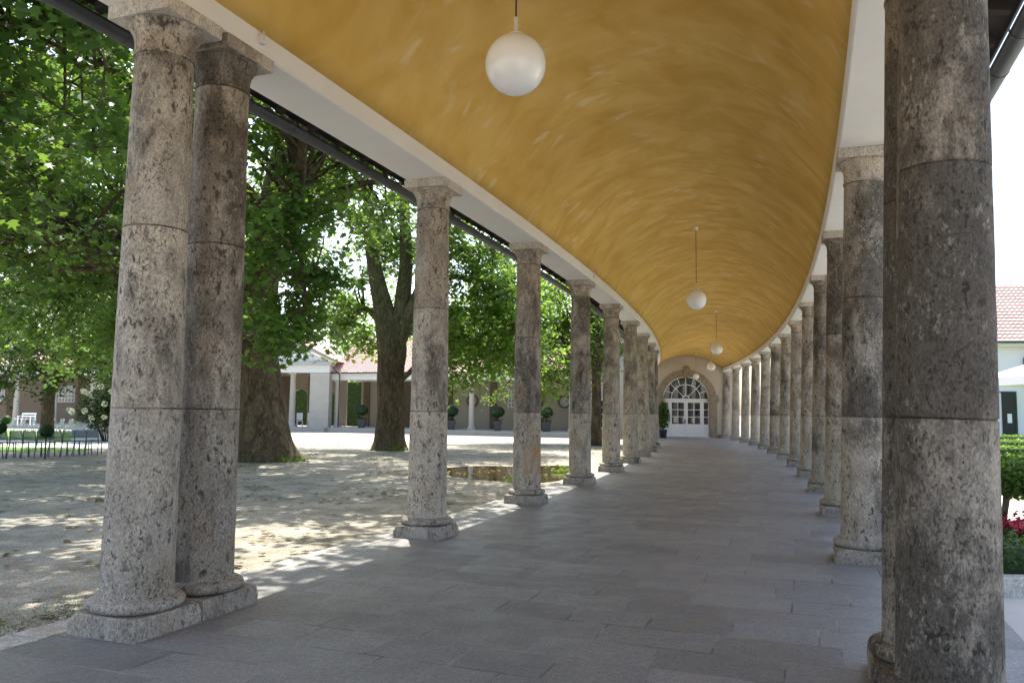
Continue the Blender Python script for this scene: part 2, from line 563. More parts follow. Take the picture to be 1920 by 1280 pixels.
def leaf_obj(name, pos, size, mat, parent=None, shape='plane', up=.55, droop=.0, seed=1, local=False, flat=False):
    """many small leaf faces as one mesh (one crown)"""
    g = np.random.default_rng(seed)
    pos = np.asarray(pos, float); N = len(pos)
    if shape == 'plane':       # five-lobed leaf
        o = np.array([(0, -.42), (.20, -.34), (.50, -.12), (.28, .0), (.46, .34), (.16, .22), (0, .58), (-.16, .22), (-.46, .34), (-.28, .0), (-.50, -.12), (-.20, -.34)])
    elif shape == 'oval':
        o = np.array([(0, -.5), (.26, -.18), (.24, .2), (0, .5), (-.24, .2), (-.26, -.18)])
    else:
        o = np.array([(0, -.5), (.36, 0), (0, .5), (-.36, 0)])
    K = len(o)
    nrm = g.normal(size=(N, 3)); nrm /= np.linalg.norm(nrm, axis=1)[:, None]
    if flat: nrm = nrm * .25
    nrm[:, 2] = np.abs(nrm[:, 2]) + up
    nrm /= np.linalg.norm(nrm, axis=1)[:, None]
    t = g.normal(size=(N, 3)); t[:, 2] -= droop
    t -= nrm * (t * nrm).sum(1)[:, None]; t /= np.linalg.norm(t, axis=1)[:, None]
    s = np.cross(nrm, t)
    sz = np.asarray(size) * g.uniform(.65, 1.25, N)
    fold = (np.abs(o[:, 0]) ** 1.3) * .35
    if flat: fold = fold * .6
    V = (pos[:, None, :] + (s[:, None, :] * o[None, :, 0, None] + t[:, None, :] * o[None, :, 1, None] + nrm[:, None, :] * fold[None, :, None]) * sz[:, None, None])
    V = V.reshape(-1, 3)
    if parent is not None and not local: V = V - np.array(parent.location)
    me = bpy.data.meshes.new(name)
    me.vertices.add(N * K); me.vertices.foreach_set('co', V.ravel())
    me.loops.add(N * K); me.loops.foreach_set('vertex_index', np.arange(N * K))
    me.polygons.add(N); me.polygons.foreach_set('loop_start', np.arange(N) * K); me.polygons.foreach_set('loop_total', np.full(N, K))
    me.update(calc_edges=True)
    me.materials.append(mat)
    ob = bpy.data.objects.new(name, me)
    COL.objects.link(ob)
    if parent is not None: ob.parent = parent
    return ob
# ---------------------------------------------------------------- ground
A0, A1 = -0.412, -0.1168          # the gallery from behind the camera to its end wall
AW = -0.1168                      # angle of the end wall


def sheet(name, pts, z, m, kind='structure', sub=0):
    mb = MB(); mb.poly([(x, y, z) for x, y in pts]); o = mb.build(name, m); o['kind'] = kind
    return o


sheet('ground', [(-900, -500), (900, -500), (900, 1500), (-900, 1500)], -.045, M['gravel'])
mb = MB(); mb.sweep([(207.2, -.2), (213.6, -.2), (213.6, 0), (207.2, 0)], A0 - .01, A1 + .004, 160)
tag(mb.build('gallery_pavement', M['floor']), kind='structure')
# pale kerb stones along the courtyard edge, one course with open joints
mb = MB()
a = A0 - .01; step = 1.32 / 207
while a < A1:
    w = step * random.uniform(.8, 1.15)
    j = random.uniform(-.006, .006); dz = random.uniform(-.003, .004)
    mb.sweep([(206.89 + j, -.2), (207.197, -.2), (207.197, .004 + dz), (206.91 + j, .004 + dz), (206.89 + j, -.012 + dz)], a + .00002, a + w - .00003, 3)
    a += w
tag(mb.build('kerb', M['kerb']), kind='structure')
mb = MB(); mb.sweep([(213.603, -.02), (216.3, -.02), (216.3, -.012), (213.603, -.012)], A0 - .01, -.12, 60, caps=True)
tag(mb.build('garden_path', M['gravel_pale']), kind='structure')

# ---------------------------------------------------------------- columns
ZB, ZJ, ZN, ZS = .25, 4.285, 4.53, 4.64


def shaft_profile():
    pr = [(.262, .235), (.262, .252), (.2545, .275)]
    z = .30
    zs = list(np.arange(.32, 4.20, .12)) + [4.225]
    for z in zs:
        u = (z - .25) / (4.29 - .25)
        pr.append((.2530 - .038 * (u ** 1.35), z))
    out = []
    for r, z in pr: out.append((r, z))
    for zj in (1.595, 2.94):           # the joints between the drums
        u = (zj - .25) / 4.04; r = .2530 - .038 * (u ** 1.35)
        out = [p for p in out if abs(p[1] - zj) > .03]
        out += [(r, zj - .012), (r - .001, zj - .007), (r - .009, zj - .003), (r - .009, zj + .003), (r - .001, zj + .007), (r, zj + .012)]
    out.sort(key=lambda p: p[1])
    return out + [(.2155, 4.262), (.2155, 4.266)]


def noisy(me, amp, sc, seed, zmin=-9):
    from mathutils import noise as mn
    o = Vector((seed * 3.7, seed * 1.3, seed * 7.1))
    for v in me.vertices:
        if v.co.z < zmin: continue
        n = mn.noise((v.co + o) * sc) + .5 * mn.noise((v.co + o) * sc * 2.7)
        d = Vector((v.co.x, v.co.y, 0))
        if d.length > 1e-5: v.co += d.normalized() * n * amp
    return me


def plinth_mesh(seed):
    """square block with worn, chipped arrises"""
    rnd = random.Random(seed)
    mb = MB(); n = 7; h = .325
    xs = [-h + 2 * h * i / n for i in range(n + 1)]
    vs, fs, idx = [], [], {}
    zs = [-.02, .02, .07, .115, .143, .152]
    ins = [0, 0, 0, 0, .003, .014]
    ring = [(x, -h) for x in xs[:-1]] + [(h, y) for y in xs[:-1]] + [(-x, h) for x in xs[:-1]] + [(-h, -y) for y in xs[:-1]]
    m = len(ring)
    chip = [max(0, rnd.gauss(0, .006)) for _ in range(m)]
    for c in (0, n, 2 * n, 3 * n): chip[c] += rnd.uniform(.008, .03)
    for z, i_ in zip(zs, ins):
        for k, (x, y) in enumerate(ring):
            q = (i_ + chip[k] * (1 if z > .1 else .35) + abs(rnd.gauss(0, .0012)))
            l = max(abs(x), abs(y)); s = (l - q) / l
            vs.append((x * s, y * s, z - (chip[k] * .5 if z > .13 else 0)))
    for j in range(len(zs) - 1):
        for k in range(m):
            l = (k + 1) % m
            fs.append((j * m + k, j * m + l, (j + 1) * m + l, (j + 1) * m + k))
    fs.append(tuple((len(zs) - 1) * m + k for k in range(m)))
    mb.add(vs, fs)
    return mb.mesh('plinth')


TORUS = [(.255, .148)] + [(.272 + .062 * math.cos(t), .196 + .047 * math.sin(t)) for t in np.linspace(-1.45, 1.40, 11)] + [(.268, .246), (.255, .250)]
CAP = [(.2155, 4.262), (.2145, 4.268), (.2235, 4.274), (.2255, 4.284), (.2235, 4.294), (.216, 4.300), (.2175, 4.36), (.221, 4.405), (.226, 4.412), (.227, 4.422), (.224, 4.428),
       (.233, 4.445), (.252, 4.475), (.268, 4.502), (.274, 4.522), (.272, 4.530), (.262, 4.534)]


def column_parts(seed, seg=48):
    out = []
    out.append(('plinth', plinth_mesh(seed)))
    mb = MB(); mb.lathe(TORUS, seg, cap=False); out.append(('base_moulding', noisy(mb.mesh('base_moulding'), .0035, 9, seed)))
    mb = MB(); mb.lathe(shaft_profile(), seg, cap=False); out.append(('shaft', noisy(mb.mesh('shaft'), .0022, 6, seed)))
    mb = MB(); mb.lathe(CAP, seg, cap=False); out.append(('capital', noisy(mb.mesh('capital'), .002, 9, seed)))
    mb = MB(); mb.box((0, 0, 4.587), (.585, .585, .112), bevel=.006); out.append(('abacus', mb.mesh('abacus')))
    return out


protos = [column_parts(s, 64 if s < 4 else 40) for s in range(6)]
M['abacus'] = stone_mat('limewashed_abacus_stone', light=(.62, .585, .53), grey=(.50, .46, .40), dark=(.22, .19, .15), drums=False, pit=.4)


def column(R, a, label, group, proto, crust, lean=0.0, spin=0.0, stain=0.0):
    e = empty('stone_column', P(R, a, 0), (0, lean, a), label, 'column', group)
    for nm, me in protos[proto]:
        o = bpy.data.objects.new(nm, me)
        COL.objects.link(o); o.parent = e
        m = M['abacus'] if nm == 'abacus' else M['stone'] if nm in ('shaft', 'capital') else M['stone_trim']
        if not me.materials: me.materials.append(m)
        o['crust'] = crust if nm != 'capital' else crust * .6
        if nm == 'shaft': o['stain'] = stain
        if nm in ('shaft', 'base_moulding', 'capital'): o.rotation_euler = (0, 0, spin)
    return e


ORD = ['first', 'second', 'third', 'fourth', 'fifth', 'sixth', 'seventh', 'eighth', 'ninth', 'tenth', 'eleventh', 'twelfth']
RL, RR, LEAN = 207.5, 212.74, .0215
aL = lambda k: -.3670 + .0201 * k + .0016
aR = lambda k: -.3658 + .0206 * k + .0016
GL, GR = 'limestone columns along the courtyard side of the gallery', 'limestone columns along the garden side of the gallery'
column(207.54, aL(0) - .655 / 207.5, 'pitted pale-footed stone column on the courtyard side, front one of the near pair', GL, 0, .15, spin=.4)
column(207.535, aL(0), 'brown stained stone column on the courtyard side, rear one of the near pair', GL, 1, .55, spin=2.0)
for k in range(1, 12):
    lab = ['', 'speckled stone column standing alone beside the sun patch, next after the courtyard pair', 'stone column with an orange stain low on its shaft, beside the puddle',
           'brownish stone column just beyond the puddle on the courtyard side', 'stone column on the courtyard side, fourth single one after the near pair',
           'stone column on the courtyard side, fifth single one after the near pair',
           'stone column on the courtyard side, sixth single one after the near pair', 'stone column on the courtyard side, seventh single one after the near pair',
           'farthest visible stone column on the courtyard side, before the potted bush by the doors',
           'hidden stone column behind the others on the courtyard side', 'hidden stone column behind the others on the courtyard side', 'hidden stone column behind the others on the courtyard side'][k]
    if k > 8: continue
    column(RL, aL(k), lab, GL, [2, 3, 4, 5][k % 4], [.3, .25, .45, .4, .35, .45][k % 6], spin=0 if k == 2 else k * 1.1, stain=1.0 if k == 2 else 0.0)
column(212.84, aR(0) - .70 / 212.8, 'dark weathered stone column at the right edge, the largest and nearest of all', GR, 2, .88, LEAN, .9)
column(212.82, aR(0), 'stone column mostly hidden behind the nearest dark column on the right', GR, 3, .8, LEAN, 2.2)
for k in range(1, 13):
    lab = ['', 'tall mottled grey stone column left of the nearest dark column', 'brown streaked stone column on the garden side, second after the near pair'][k] if k < 3 else (
        'pale stone column on the garden side against the end wall' if k == 12 else 'stone column on the garden side, %s in the row after the near pair' % ORD[k - 1])
    column(RR, aR(k), lab, GR, [1, 0, 3, 2, 4, 5][k % 6], [.45, .55, .5, .35, .3, .25, .4, .15, .1, .1, .05, .1][k - 1], LEAN, k * .7 + .3)

# ---------------------------------------------------------------- roof of the gallery
gal = empty('gallery_roof', P(210.2, -.3, 4.64), label='curved gallery roof with an ochre barrel vault and white beams', cat='gallery roof')
zc = lambda a: 6.22 - .50 * max(0.0, min(1.0, (a + .30) / .18))
RI, RO, ZV = 207.80, 212.55, 4.838


def vault(a, off=0.0):
    h = zc(a) - ZV; w = (RO - RI) / 2; r = (w * w + h * h) / (2 * h); c0 = zc(a) - r
    t0 = math.asin(w / r)
    return [((RI + RO) / 2 + (r + off) * math.sin(t), c0 + (r + off) * math.cos(t)) for t in np.linspace(-t0, t0, 29)]


def vault_z(R, a):
    h = zc(a) - ZV; w = (RO - RI) / 2; r = (w * w + h * h) / (2 * h); c0 = zc(a) - r
    return c0 + math.sqrt(r * r - (R - (RI + RO) / 2) ** 2)


mb = MB(); mb.sweep(lambda a: vault(a) + vault(a, .12)[::-1], A0, A1, 120, smooth=True)
mb.build('vault_ceiling', M['ceiling'], gal)
mb = MB(); mb.sweep([(207.24, 4.642), (207.78, 4.642), (207.80, 4.655), (207.80, 4.838), (207.70, 5.3), (207.24, 5.3)], A0, A1, 140)
mb.build('beam', M['beam'], gal)
mb = MB(); mb.sweep([(212.57, 4.642), (213.11, 4.642), (213.11, 5.3), (212.65, 5.3), (212.55, 4.838), (212.55, 4.655)], A0, A1, 140)
mb.build('beam', M['beam'], gal)
ridge = (210.2, 7.4)
mb = MB(); mb.sweep([(206.55, 4.99), (207.235, 5.16), (207.235, 5.34), ridge, (ridge[0], ridge[1] + .12), (206.50, 5.05)], A0, A1, 120)
mb.sweep([(213.85, 4.97), (213.90, 5.03), (ridge[0] + .004, ridge[1] + .12), (ridge[0] + .004, ridge[1]), (213.116, 5.34), (213.116, 5.16)], A0, A1, 120)
mb.build('roof', M['darkwood'], gal)
mb = MB()
for side in (0, 1):
    R0, R1, z0, z1 = ((206.6, 207.24, 4.925, 5.085), (213.114, 213.78, 5.075, 4.905))[side]
    a = A0
    while a < A1:
        p = []
        for R, z in ((R0, z0), (R1, z1)):
            for da in (-.04 / 210, .04 / 210):
                for dz in (0, .11): p.append(P(R, a + da, z + dz))
        mb.add(p, [(0, 1, 3, 2), (4, 6, 7, 5), (0, 2, 6, 4), (1, 5, 7, 3), (0, 4, 5, 1), (2, 3, 7, 6)])
        a += .62 / 210
tag(mb.build('rafters', M['darkwood'], gal), kind='stuff')
# gutters: half round, hung on hooks
for side, (RG, ZG) in enumerate(((206.53, 4.905), (213.93, 4.90))):
    g = empty('gutter', P(RG, -.3, ZG), label=('dark half-round rain gutter under the eaves on the courtyard side', 'grey half-round rain gutter at the upper right corner above the garden')[side], cat='gutter', group='gutters along the gallery eaves')
    out_ = [(RG + .088 * math.cos(t), ZG + .088 * math.sin(t)) for t in np.linspace(math.pi, 2 * math.pi, 13)]
    in_ = [(RG + .080 * math.cos(t), ZG + .080 * math.sin(t)) for t in np.linspace(2 * math.pi, math.pi, 13)]
    mb = MB(); mb.sweep(out_ + in_, A0, A1, 130, smooth=True); mb.build('channel', M['gutter'], g)
    a = A0 + .003
    hook = None
    n = 0
    while a < (-.13 if side == 0 else -.30):
        if hook is None:
            hm = MB()
            o1 = [(.093 * math.cos(t), .093 * math.sin(t)) for t in np.linspace(math.pi * .9, 2.12 * math.pi, 14)]
            o2 = [(.0885 * math.cos(t), .0885 * math.sin(t)) for t in np.linspace(2.12 * math.pi, math.pi * .9, 14)]
            hm.prism(o1 + o2, -.016, .016)
            hook = hm.mesh('bracket'); hook.materials.append(M['gutter'])
        b = bpy.data.objects.new('bracket', hook); COL.objects.link(b); b.parent = g
        b.location = Vector(P(RG, a, ZG)) - g.location
        b.rotation_euler = (0, 0, a)
        a += .82 / 210; n += 1

# ---------------------------------------------------------------- pendant globes
LAMPS = [((0.00, 6.26, 4.40), .247, 'large white globe pendant hanging nearest, high in the middle of the vault'),
         ((4.51, 19.45, 4.40), .243, 'white globe pendant on a long black cord, second from the front'),
         ((8.70, 33.90, 4.385), .250, 'white globe pendant, third from the front, above and right of the doors'),
         ((11.35, 45.5, 4.315), .236, 'white globe pendant, fourth from the front, lowest right of the fanlight'),
         ((12.62, 54.72, 4.19), .21, 'smallest white globe pendant, hanging in front of the stone arch')]
for (x, y, z), r, lab in LAMPS:
    R = math.hypot(x - CX, y - CY); a = math.atan2(y - CY, x - CX)
    zt = vault_z(R, a)
    e = empty('pendant_lamp', (x, y, z), (0, 0, 0), lab, 'pendant lamp', 'globe lamps hanging from the vault')
    mb = MB(); mb.lathe([(r * math.sin(t) + .0005, -r * math.cos(t)) for t in np.linspace(0.01, math.pi - .2, 30)], 48, cap=False); mb.build('globe', M['opal'], e, local=True)
    mb = MB(); mb.lathe([(.072, r * .955), (.076, r * .965), (.076, r * .99), (.06, r + .008), (.02, r + .02), (.017, r + .15), (.012, r + .152)], 24); mb.build('stem', M['white'], e, local=True)
    mb = MB(); mb.tube([(0, 0, r + .15), (0, 0, zt - z - .04)], .007, 8); mb.build('cord', M['black'], e, local=True)
    mb = MB(); mb.lathe([(.02, zt - z - .075), (.055, zt - z - .06), (.06, zt - z - .02), (.06, zt - z + .03)], 24); mb.build('canopy', M['white'], e, local=True)

# small socket boxes on the inner face of the courtyard beam
for a, lab in ((-.3648, 'small metal socket with a pipe stub on the beam above the near column pair'), (-.3052, 'tiny socket on the beam above the third single courtyard column')):
    x, y, z = P(207.835, a, 4.70)
    mb = MB(); mb.lathe([(.012, .02), (.03, .03), (.03, .05), (.012, .055), (.012, .14)], 16, c=(x, y, z))
    mb.box(P(207.815, a, 4.76), (.05, .05, .07), rz=a)
    tag(mb.build('cable_socket', M['beam']), lab, 'socket')

# ---------------------------------------------------------------- end building with the arched doors
ew = Vector(P(210.03, AW, 0))
ex = Vector((math.cos(AW), math.sin(AW), 0)); ey = Vector((-math.sin(AW), math.cos(AW), 0))


def TE(x, y, z):
    p = ew + ex * x + ey * y
    return (p.x, p.y, z)


eb = empty('end_building', ew, label='cream plastered end wall closing the gallery around the arched doorway', cat='building')
W, ZT, RS = 1.62, 2.62, 1.62


def ring(r0, r1, n=28): return [(r1 * math.cos(t), ZT + r1 * math.sin(t)) for t in np.linspace(0, math.pi, n)] + [(r0 * math.cos(t), ZT + r0 * math.sin(t)) for t in np.linspace(math.pi, 0, n)]


mb = MB()
for (x0, x1) in ((-7.3, -6.6), (-5.7, -1.66), (1.66, 3.42)):
    mb.prism([(x0, -.1), (x1, -.1), (x1, 7), (x0, 7)], 0, .4, TE)
mb.prism([(-6.6, -.1), (-5.7, -.1), (-5.7, .5), (-6.6, .5)], 0, .4, TE)
mb.prism([(-6.6, 2.6), (-5.7, 2.6), (-5.7, 7), (-6.6, 7)], 0, .4, TE)
n = 28
arc = [(1.66 * math.cos(t), ZT + 1.66 * math.sin(t)) for t in np.linspace(0, math.pi, n)]
for i in range(n - 1):
    (xa, za), (xb, zb) = arc[i], arc[i + 1]
    mb.prism([(xb, zb), (xa, za), (xa, 7), (xb, 7)], 0, .4, TE)
mb.build('wall', M['wallcream'], eb)
mb = MB(); mb.prism([(-7.8, 7.0), (4, 7.0), (4, 7.1), (-2, 9.6), (-7.8, 9.6)], -.5, 8, TE); mb.build('roof', M['tile'], eb)
M['sandstone'] = stone_mat('brown_sandstone', light=(.32, .265, .19), grey=(.23, .19, .135), dark=(.12, .09, .06), drums=False, pit=.25)
mb = MB()
for k in range(10):          # voussoirs
    t0, t1 = math.pi * k / 10 + .004, math.pi * (k + 1) / 10 - .004
    ts = np.linspace(t0, t1, 7)
    mb.prism([(2.09 * math.cos(t), ZT + 2.09 * math.sin(t)) for t in ts] + [(1.62 * math.cos(t), ZT + 1.62 * math.sin(t)) for t in ts[::-1]], -.07, .3, TE)
for s in (-1, 1):
    for z0, z1 in ((0, .9), (.905, 1.75), (1.755, 2.4)):
        mb.prism([(min(s * 1.62, s * 2.12), z0), (max(s * 1.62, s * 2.12), z0), (max(s * 1.62, s * 2.12), z1), (min(s * 1.62, s * 2.12), z1)], -.07, .3, TE)
mb.build('arch_surround', M['sandstone'], eb)
mb = MB(); mb.prism([(-.14, 4.16), (.14, 4.16), (.19, 4.92), (-.19, 4.92)], -.14, .2, TE); mb.build('keystone', M['sandstone'], eb)
for s in (-1, 1):
    mb = MB()
    for z0, z1, e_ in ((2.402, 2.47, .05), (2.47, 2.58, .11), (2.58, 2.66, .15), (2.66, 2.90, .10), (2.90, 2.98, .05)):
        mb.prism([(s * 1.865 - .27 - e_ + .02, z0), (s * 1.865 + .27 + e_ - .02, z0), (s * 1.865 + .27 + e_ - .02, z1 - .002), (s * 1.865 - .27 - e_ + .02, z1 - .002)], -.08 - e_, .2, TE)
    mb.build('impost', M['sandstone'], eb)
for x0, x1 in ((2.14, 3.42), (-4.4, -2.14)):
    mb = MB(); mb.prism([(x0, -.05), (x1, -.05), (x1, .22), (x0, .22)], -.03, -.002, TE)
    mb.build('skirting', M['sandstone'], eb)


def bar(mb, x0, x1, z0, z1, y0=.10, y1=.16): mb.prism([(x0, z0), (x1, z0), (x1, z1), (x0, z1)], y0, y1, TE)


# fanlight
fan = MB()
ts = np.linspace(0, math.pi, 40)
def half_ring(mb, r0, r1, y0=.10, y1=.16):
    mb.prism([(r1 * math.cos(t), ZT + .06 + r1 * math.sin(t)) for t in ts] + [(r0 * math.cos(t), ZT + .06 + r0 * math.sin(t)) for t in ts[::-1]], y0, y1, TE)
half_ring(fan, 1.50, 1.59, .08, .18); half_ring(fan, .98, 1.03); half_ring(fan, .20, .26)
bar(fan, -1.6, 1.6, ZT - .04, ZT + .08, .07, .19)
for k in range(1, 8):
    t = math.pi * k / 8; c_, s_ = math.cos(t), math.sin(t); h_ = .02
    p0, p1 = (.24 if k % 2 == 0 else 1.0), 1.52
    fan.prism([(p0 * c_ - h_ * s_, ZT + .06 + p0 * s_ + h_ * c_), (p0 * c_ + h_ * s_, ZT + .06 + p0 * s_ - h_ * c_), (p1 * c_ + h_ * s_, ZT + .06 + p1 * s_ - h_ * c_), (p1 * c_ - h_ * s_, ZT + .06 + p1 * s_ + h_ * c_)], .105, .155, TE)
f = fan.build('fanlight', M['white'], eb)
gp = MB(); gp.prism([(1.52 * math.cos(t), ZT + .06 + 1.52 * math.sin(t)) for t in ts], .128, .132, TE); gp.build('pane', M['glass'], f)


def leaf_door(x0, x1, ncol, name, handle=None):
    d = MB()
    st = .12 if ncol > 1 else .07
    bar(d, x0, x0 + st, .03, ZT - .045); bar(d, x1 - st, x1, .03, ZT - .045)
    bar(d, x0 + st, x1 - st, ZT - .20, ZT - .045); bar(d, x0 + st, x1 - st, .03, .16); bar(d, x0 + st, x1 - st, .78, .92)
    bar(d, x0 + st, x1 - st, .16, .78, .115, .145)
    w = (x1 - x0 - 2 * st)
    for c in range(1, ncol): bar(d, x0 + st + w * c / ncol - .02, x0 + st + w * c / ncol + .02, .92, ZT - .20, .103, .157); bar(d, x0 + st + w * c / ncol - .015, x0 + st + w * c / ncol + .015, .16, .78, .108, .15)
    H_ = (ZT - .20 - .92)
    for r_ in (1, 2): bar(d, x0 + st, x1 - st, .92 + H_ * r_ / 3 - .02, .92 + H_ * r_ / 3 + .02, .105, .155)
    o = d.build(name, M['white'], eb)
    g_ = MB(); g_.prism([(x0 + st, .92), (x1 - st, .92), (x1 - st, ZT - .2), (x0 + st, ZT - .2)], .128, .132, TE); g_.build('pane', M['glass'], o)
    if handle is not None:
        h_ = MB(); h_.prism([(handle - .03, .95), (handle + .03, .95), (handle + .03, 1.25), (handle - .03, 1.25)], .085, .0995, TE); h_.prism([(handle - .11, 1.08), (handle, 1.08), (handle, 1.11), (handle - .11, 1.11)], .04, .06, TE); h_.prism([(handle - .015, 1.08), (handle + .015, 1.08), (handle + .015, 1.11), (handle - .015, 1.11)], .05, .0855, TE)
        h_.build('handle', M['black'], o)
    return o


leaf_door(-1.10, -.006, 2, 'door', -.06); leaf_door(.006, 1.10, 2, 'door')
for s in (-1, 1):
    x0, x1 = sorted((s * 1.16, s * 1.60)); leaf_door(x0, x1, 1, 'sidelight')
    d = MB(); x0, x1 = sorted((s * 1.105, s * 1.155)); bar(d, x0, x1, 0, ZT - .045, .08, .18); d.build('door_post', M['white'], eb)
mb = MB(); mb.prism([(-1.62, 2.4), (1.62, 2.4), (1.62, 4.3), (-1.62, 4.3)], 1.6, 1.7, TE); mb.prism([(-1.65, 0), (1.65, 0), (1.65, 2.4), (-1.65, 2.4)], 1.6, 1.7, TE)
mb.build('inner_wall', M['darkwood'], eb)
mb = MB(); mb.prism([(-7.3, -.1), (-6.9, -.1), (-6.9, 7), (-7.3, 7)], .402, 8, TE); mb.build('side_wall', M['wallcream'], eb)
wnd = MB(); bar(wnd, -6.58, -5.72, .52, .60); bar(wnd, -6.58, -5.72, 2.5, 2.58)
for x in (-6.56, -6.15, -5.74): bar(wnd, x - .03, x + .03, .60, 2.5)
for z in (1.08, 1.55, 2.02): bar(wnd, -6.53, -5.77, z - .02, z + .02, .105, .155)
w_ = wnd.build('window', M['white'], eb); g_ = MB(); g_.prism([(-6.56, .56), (-5.74, .56), (-5.74, 2.54), (-6.56, 2.54)], .128, .132, TE); g_.build('pane', M['glass'], w_)
# ---------------------------------------------------------------- trees
def ell(c, r, n, seed, zmin=-9, shell=.45, drop=None):
    g = np.random.default_rng(seed)
    out = []
    while len(out) < n:
        d = g.normal(size=3); d /= np.linalg.norm(d)
        p = np.array(c) + d * np.array(r) * (g.uniform(0, 1) ** shell)
        if p[2] < zmin or (drop is not None and drop(p)): continue
        out.append(p)
    return np.array(out)


def curve_pts(pts, n):
    """smooth curve through (x,y,z,r) points"""
    p = np.array(pts, float); m = len(p)
    t = np.linspace(0, m - 1, n); out = []
    for u in t:
        i = min(int(u), m - 2); f = u - i
        p0, p1, p2, p3 = p[max(i - 1, 0)], p[i], p[i + 1], p[min(i + 2, m - 1)]
        out.append(.5 * (2 * p1 + (p2 - p0) * f + (2 * p0 - 5 * p1 + 4 * p2 - p3) * f * f + (3 * p1 - p0 - 3 * p2 + p3) * f ** 3))
    return np.array(out)


def tree(name, label, cat, trunk, limbs, clusters, bark, leafm, lsize=.19, per=110, rad=1.0, seed=1, shape='plane', group=None, flare=.0, twigs=True, droop=.8, up=.5):
    from mathutils import noise as mn
    base = trunk[0]
    e = empty(name, (base[0], base[1], 0), label=label, cat=cat, group=group)
    random.seed(seed)
    def limb_obj(nm, pts, seg, n):
        c = curve_pts(pts, n)
        mb = MB(); mb.tube([tuple(q[:3]) for q in c], [max(.012, q[3]) for q in c], seg)
        o = mb.build(nm, bark, e)
        for v in o.data.vertices:
            w = v.co + Vector((seed, 0, 0))
            i = min(range(len(c)), key=lambda k: abs(c[k][2] - v.co.z) + abs(c[k][0] - base[0] - v.co.x) * .3)
            k = mn.noise(Vector((w.x * 1.6, w.y * 1.6, w.z * .7))) * .10 + mn.noise(Vector((w.x * 5, w.y * 5, w.z * 1.6))) * .04
            ax = Vector((c[i][0] - base[0], c[i][1] - base[1], 0))
            d = Vector((v.co.x, v.co.y, 0)) - ax
            if nm == 'trunk' and v.co.z < 1.2 and flare:
                ang = math.atan2(d.y, d.x)
                k += flare * max(0, 1 - v.co.z / 1.2) ** 2 * (.55 + .45 * math.sin(ang * 5 + seed))
            v.co += Vector((d.x, d.y, 0)) * k
        return c
    tr = limb_obj('trunk', trunk, 28, 26)
    skel = [tr[len(tr) // 2:]]
    for L in limbs: skel.append(limb_obj('limb', L, 14, 18)[3:])
    sk = np.concatenate(skel)
    g = np.random.default_rng(seed)
    pos = []
    tw = MB()
    for cl in clusters:
        r = rad * g.uniform(.7, 1.25)
        d = np.linalg.norm((sk[:, :3] - cl) * np.array([1, 1, .8]), axis=1) + np.where(sk[:, 2] > cl[2] + .8, .6, 0)
        j = int(np.argmin(d)); s = sk[j]
        n = int(per * g.uniform(.6, 1.3))
        # several leafy sprays in the cluster
        ns = 5
        dirs = g.normal(size=(ns, 3)); dirs[:, 2] *= .5; dirs /= np.linalg.norm(dirs, axis=1)[:, None]
        for dd in dirs:
            u = g.uniform(0, 1, n // ns) ** .7
            q = cl + dd * (u * r)[:, None] + g.normal(size=(n // ns, 3)) * np.array([.24, .24, .17]) * r
            q[:, 2] -= (u ** 2) * .28 * r
            pos.append(q)
            if twigs and shape == 'plane':
                tw.tube([cl, cl + dd * r * .55 - np.array([0, 0, .07 * r]), cl + dd * r * .95 - np.array([0, 0, .25 * r])], [.013, .009, .005], 4)
        if twigs:
            mid = (s[:3] + cl) / 2 + g.normal(size=3) * .25 + np.array([0, 0, .12 * np.linalg.norm(s[:3] - cl)])
            r0 = min(s[3] * .55, .035 + .016 * np.linalg.norm(s[:3] - cl))
            c = curve_pts([(*s[:3], r0), (*mid, r0 * .6), (*cl, .014)], 7)
            tw.tube([tuple(q[:3]) for q in c], [q[3] for q in c], 5)
    if twigs: tw.build('branches', bark, e)
    pos = np.concatenate(pos)
    leaf_obj('crown', pos, lsize, leafm, e, shape, up=up, droop=droop, seed=seed)
    return e


def box_ball(name_part, c, r, n, lsize, mat, parent, seed, squash=1.0):
    """a clipped ball: dark core and many small leaves on it"""
    g = np.random.default_rng(seed)
    d = g.normal(size=(n, 3)); d /= np.linalg.norm(d, axis=1)[:, None]
    d[:, 2] *= squash
    bump = 1 + .06 * np.sin(d[:, 0] * 7 + seed) * np.cos(d[:, 1] * 6) 
    pos = np.array(c) + d * r * (bump * g.uniform(.86, 1.03, n))[:, None]
    o = leaf_obj(name_part, pos, lsize, mat, parent, 'oval', up=.2, seed=seed)
    return o


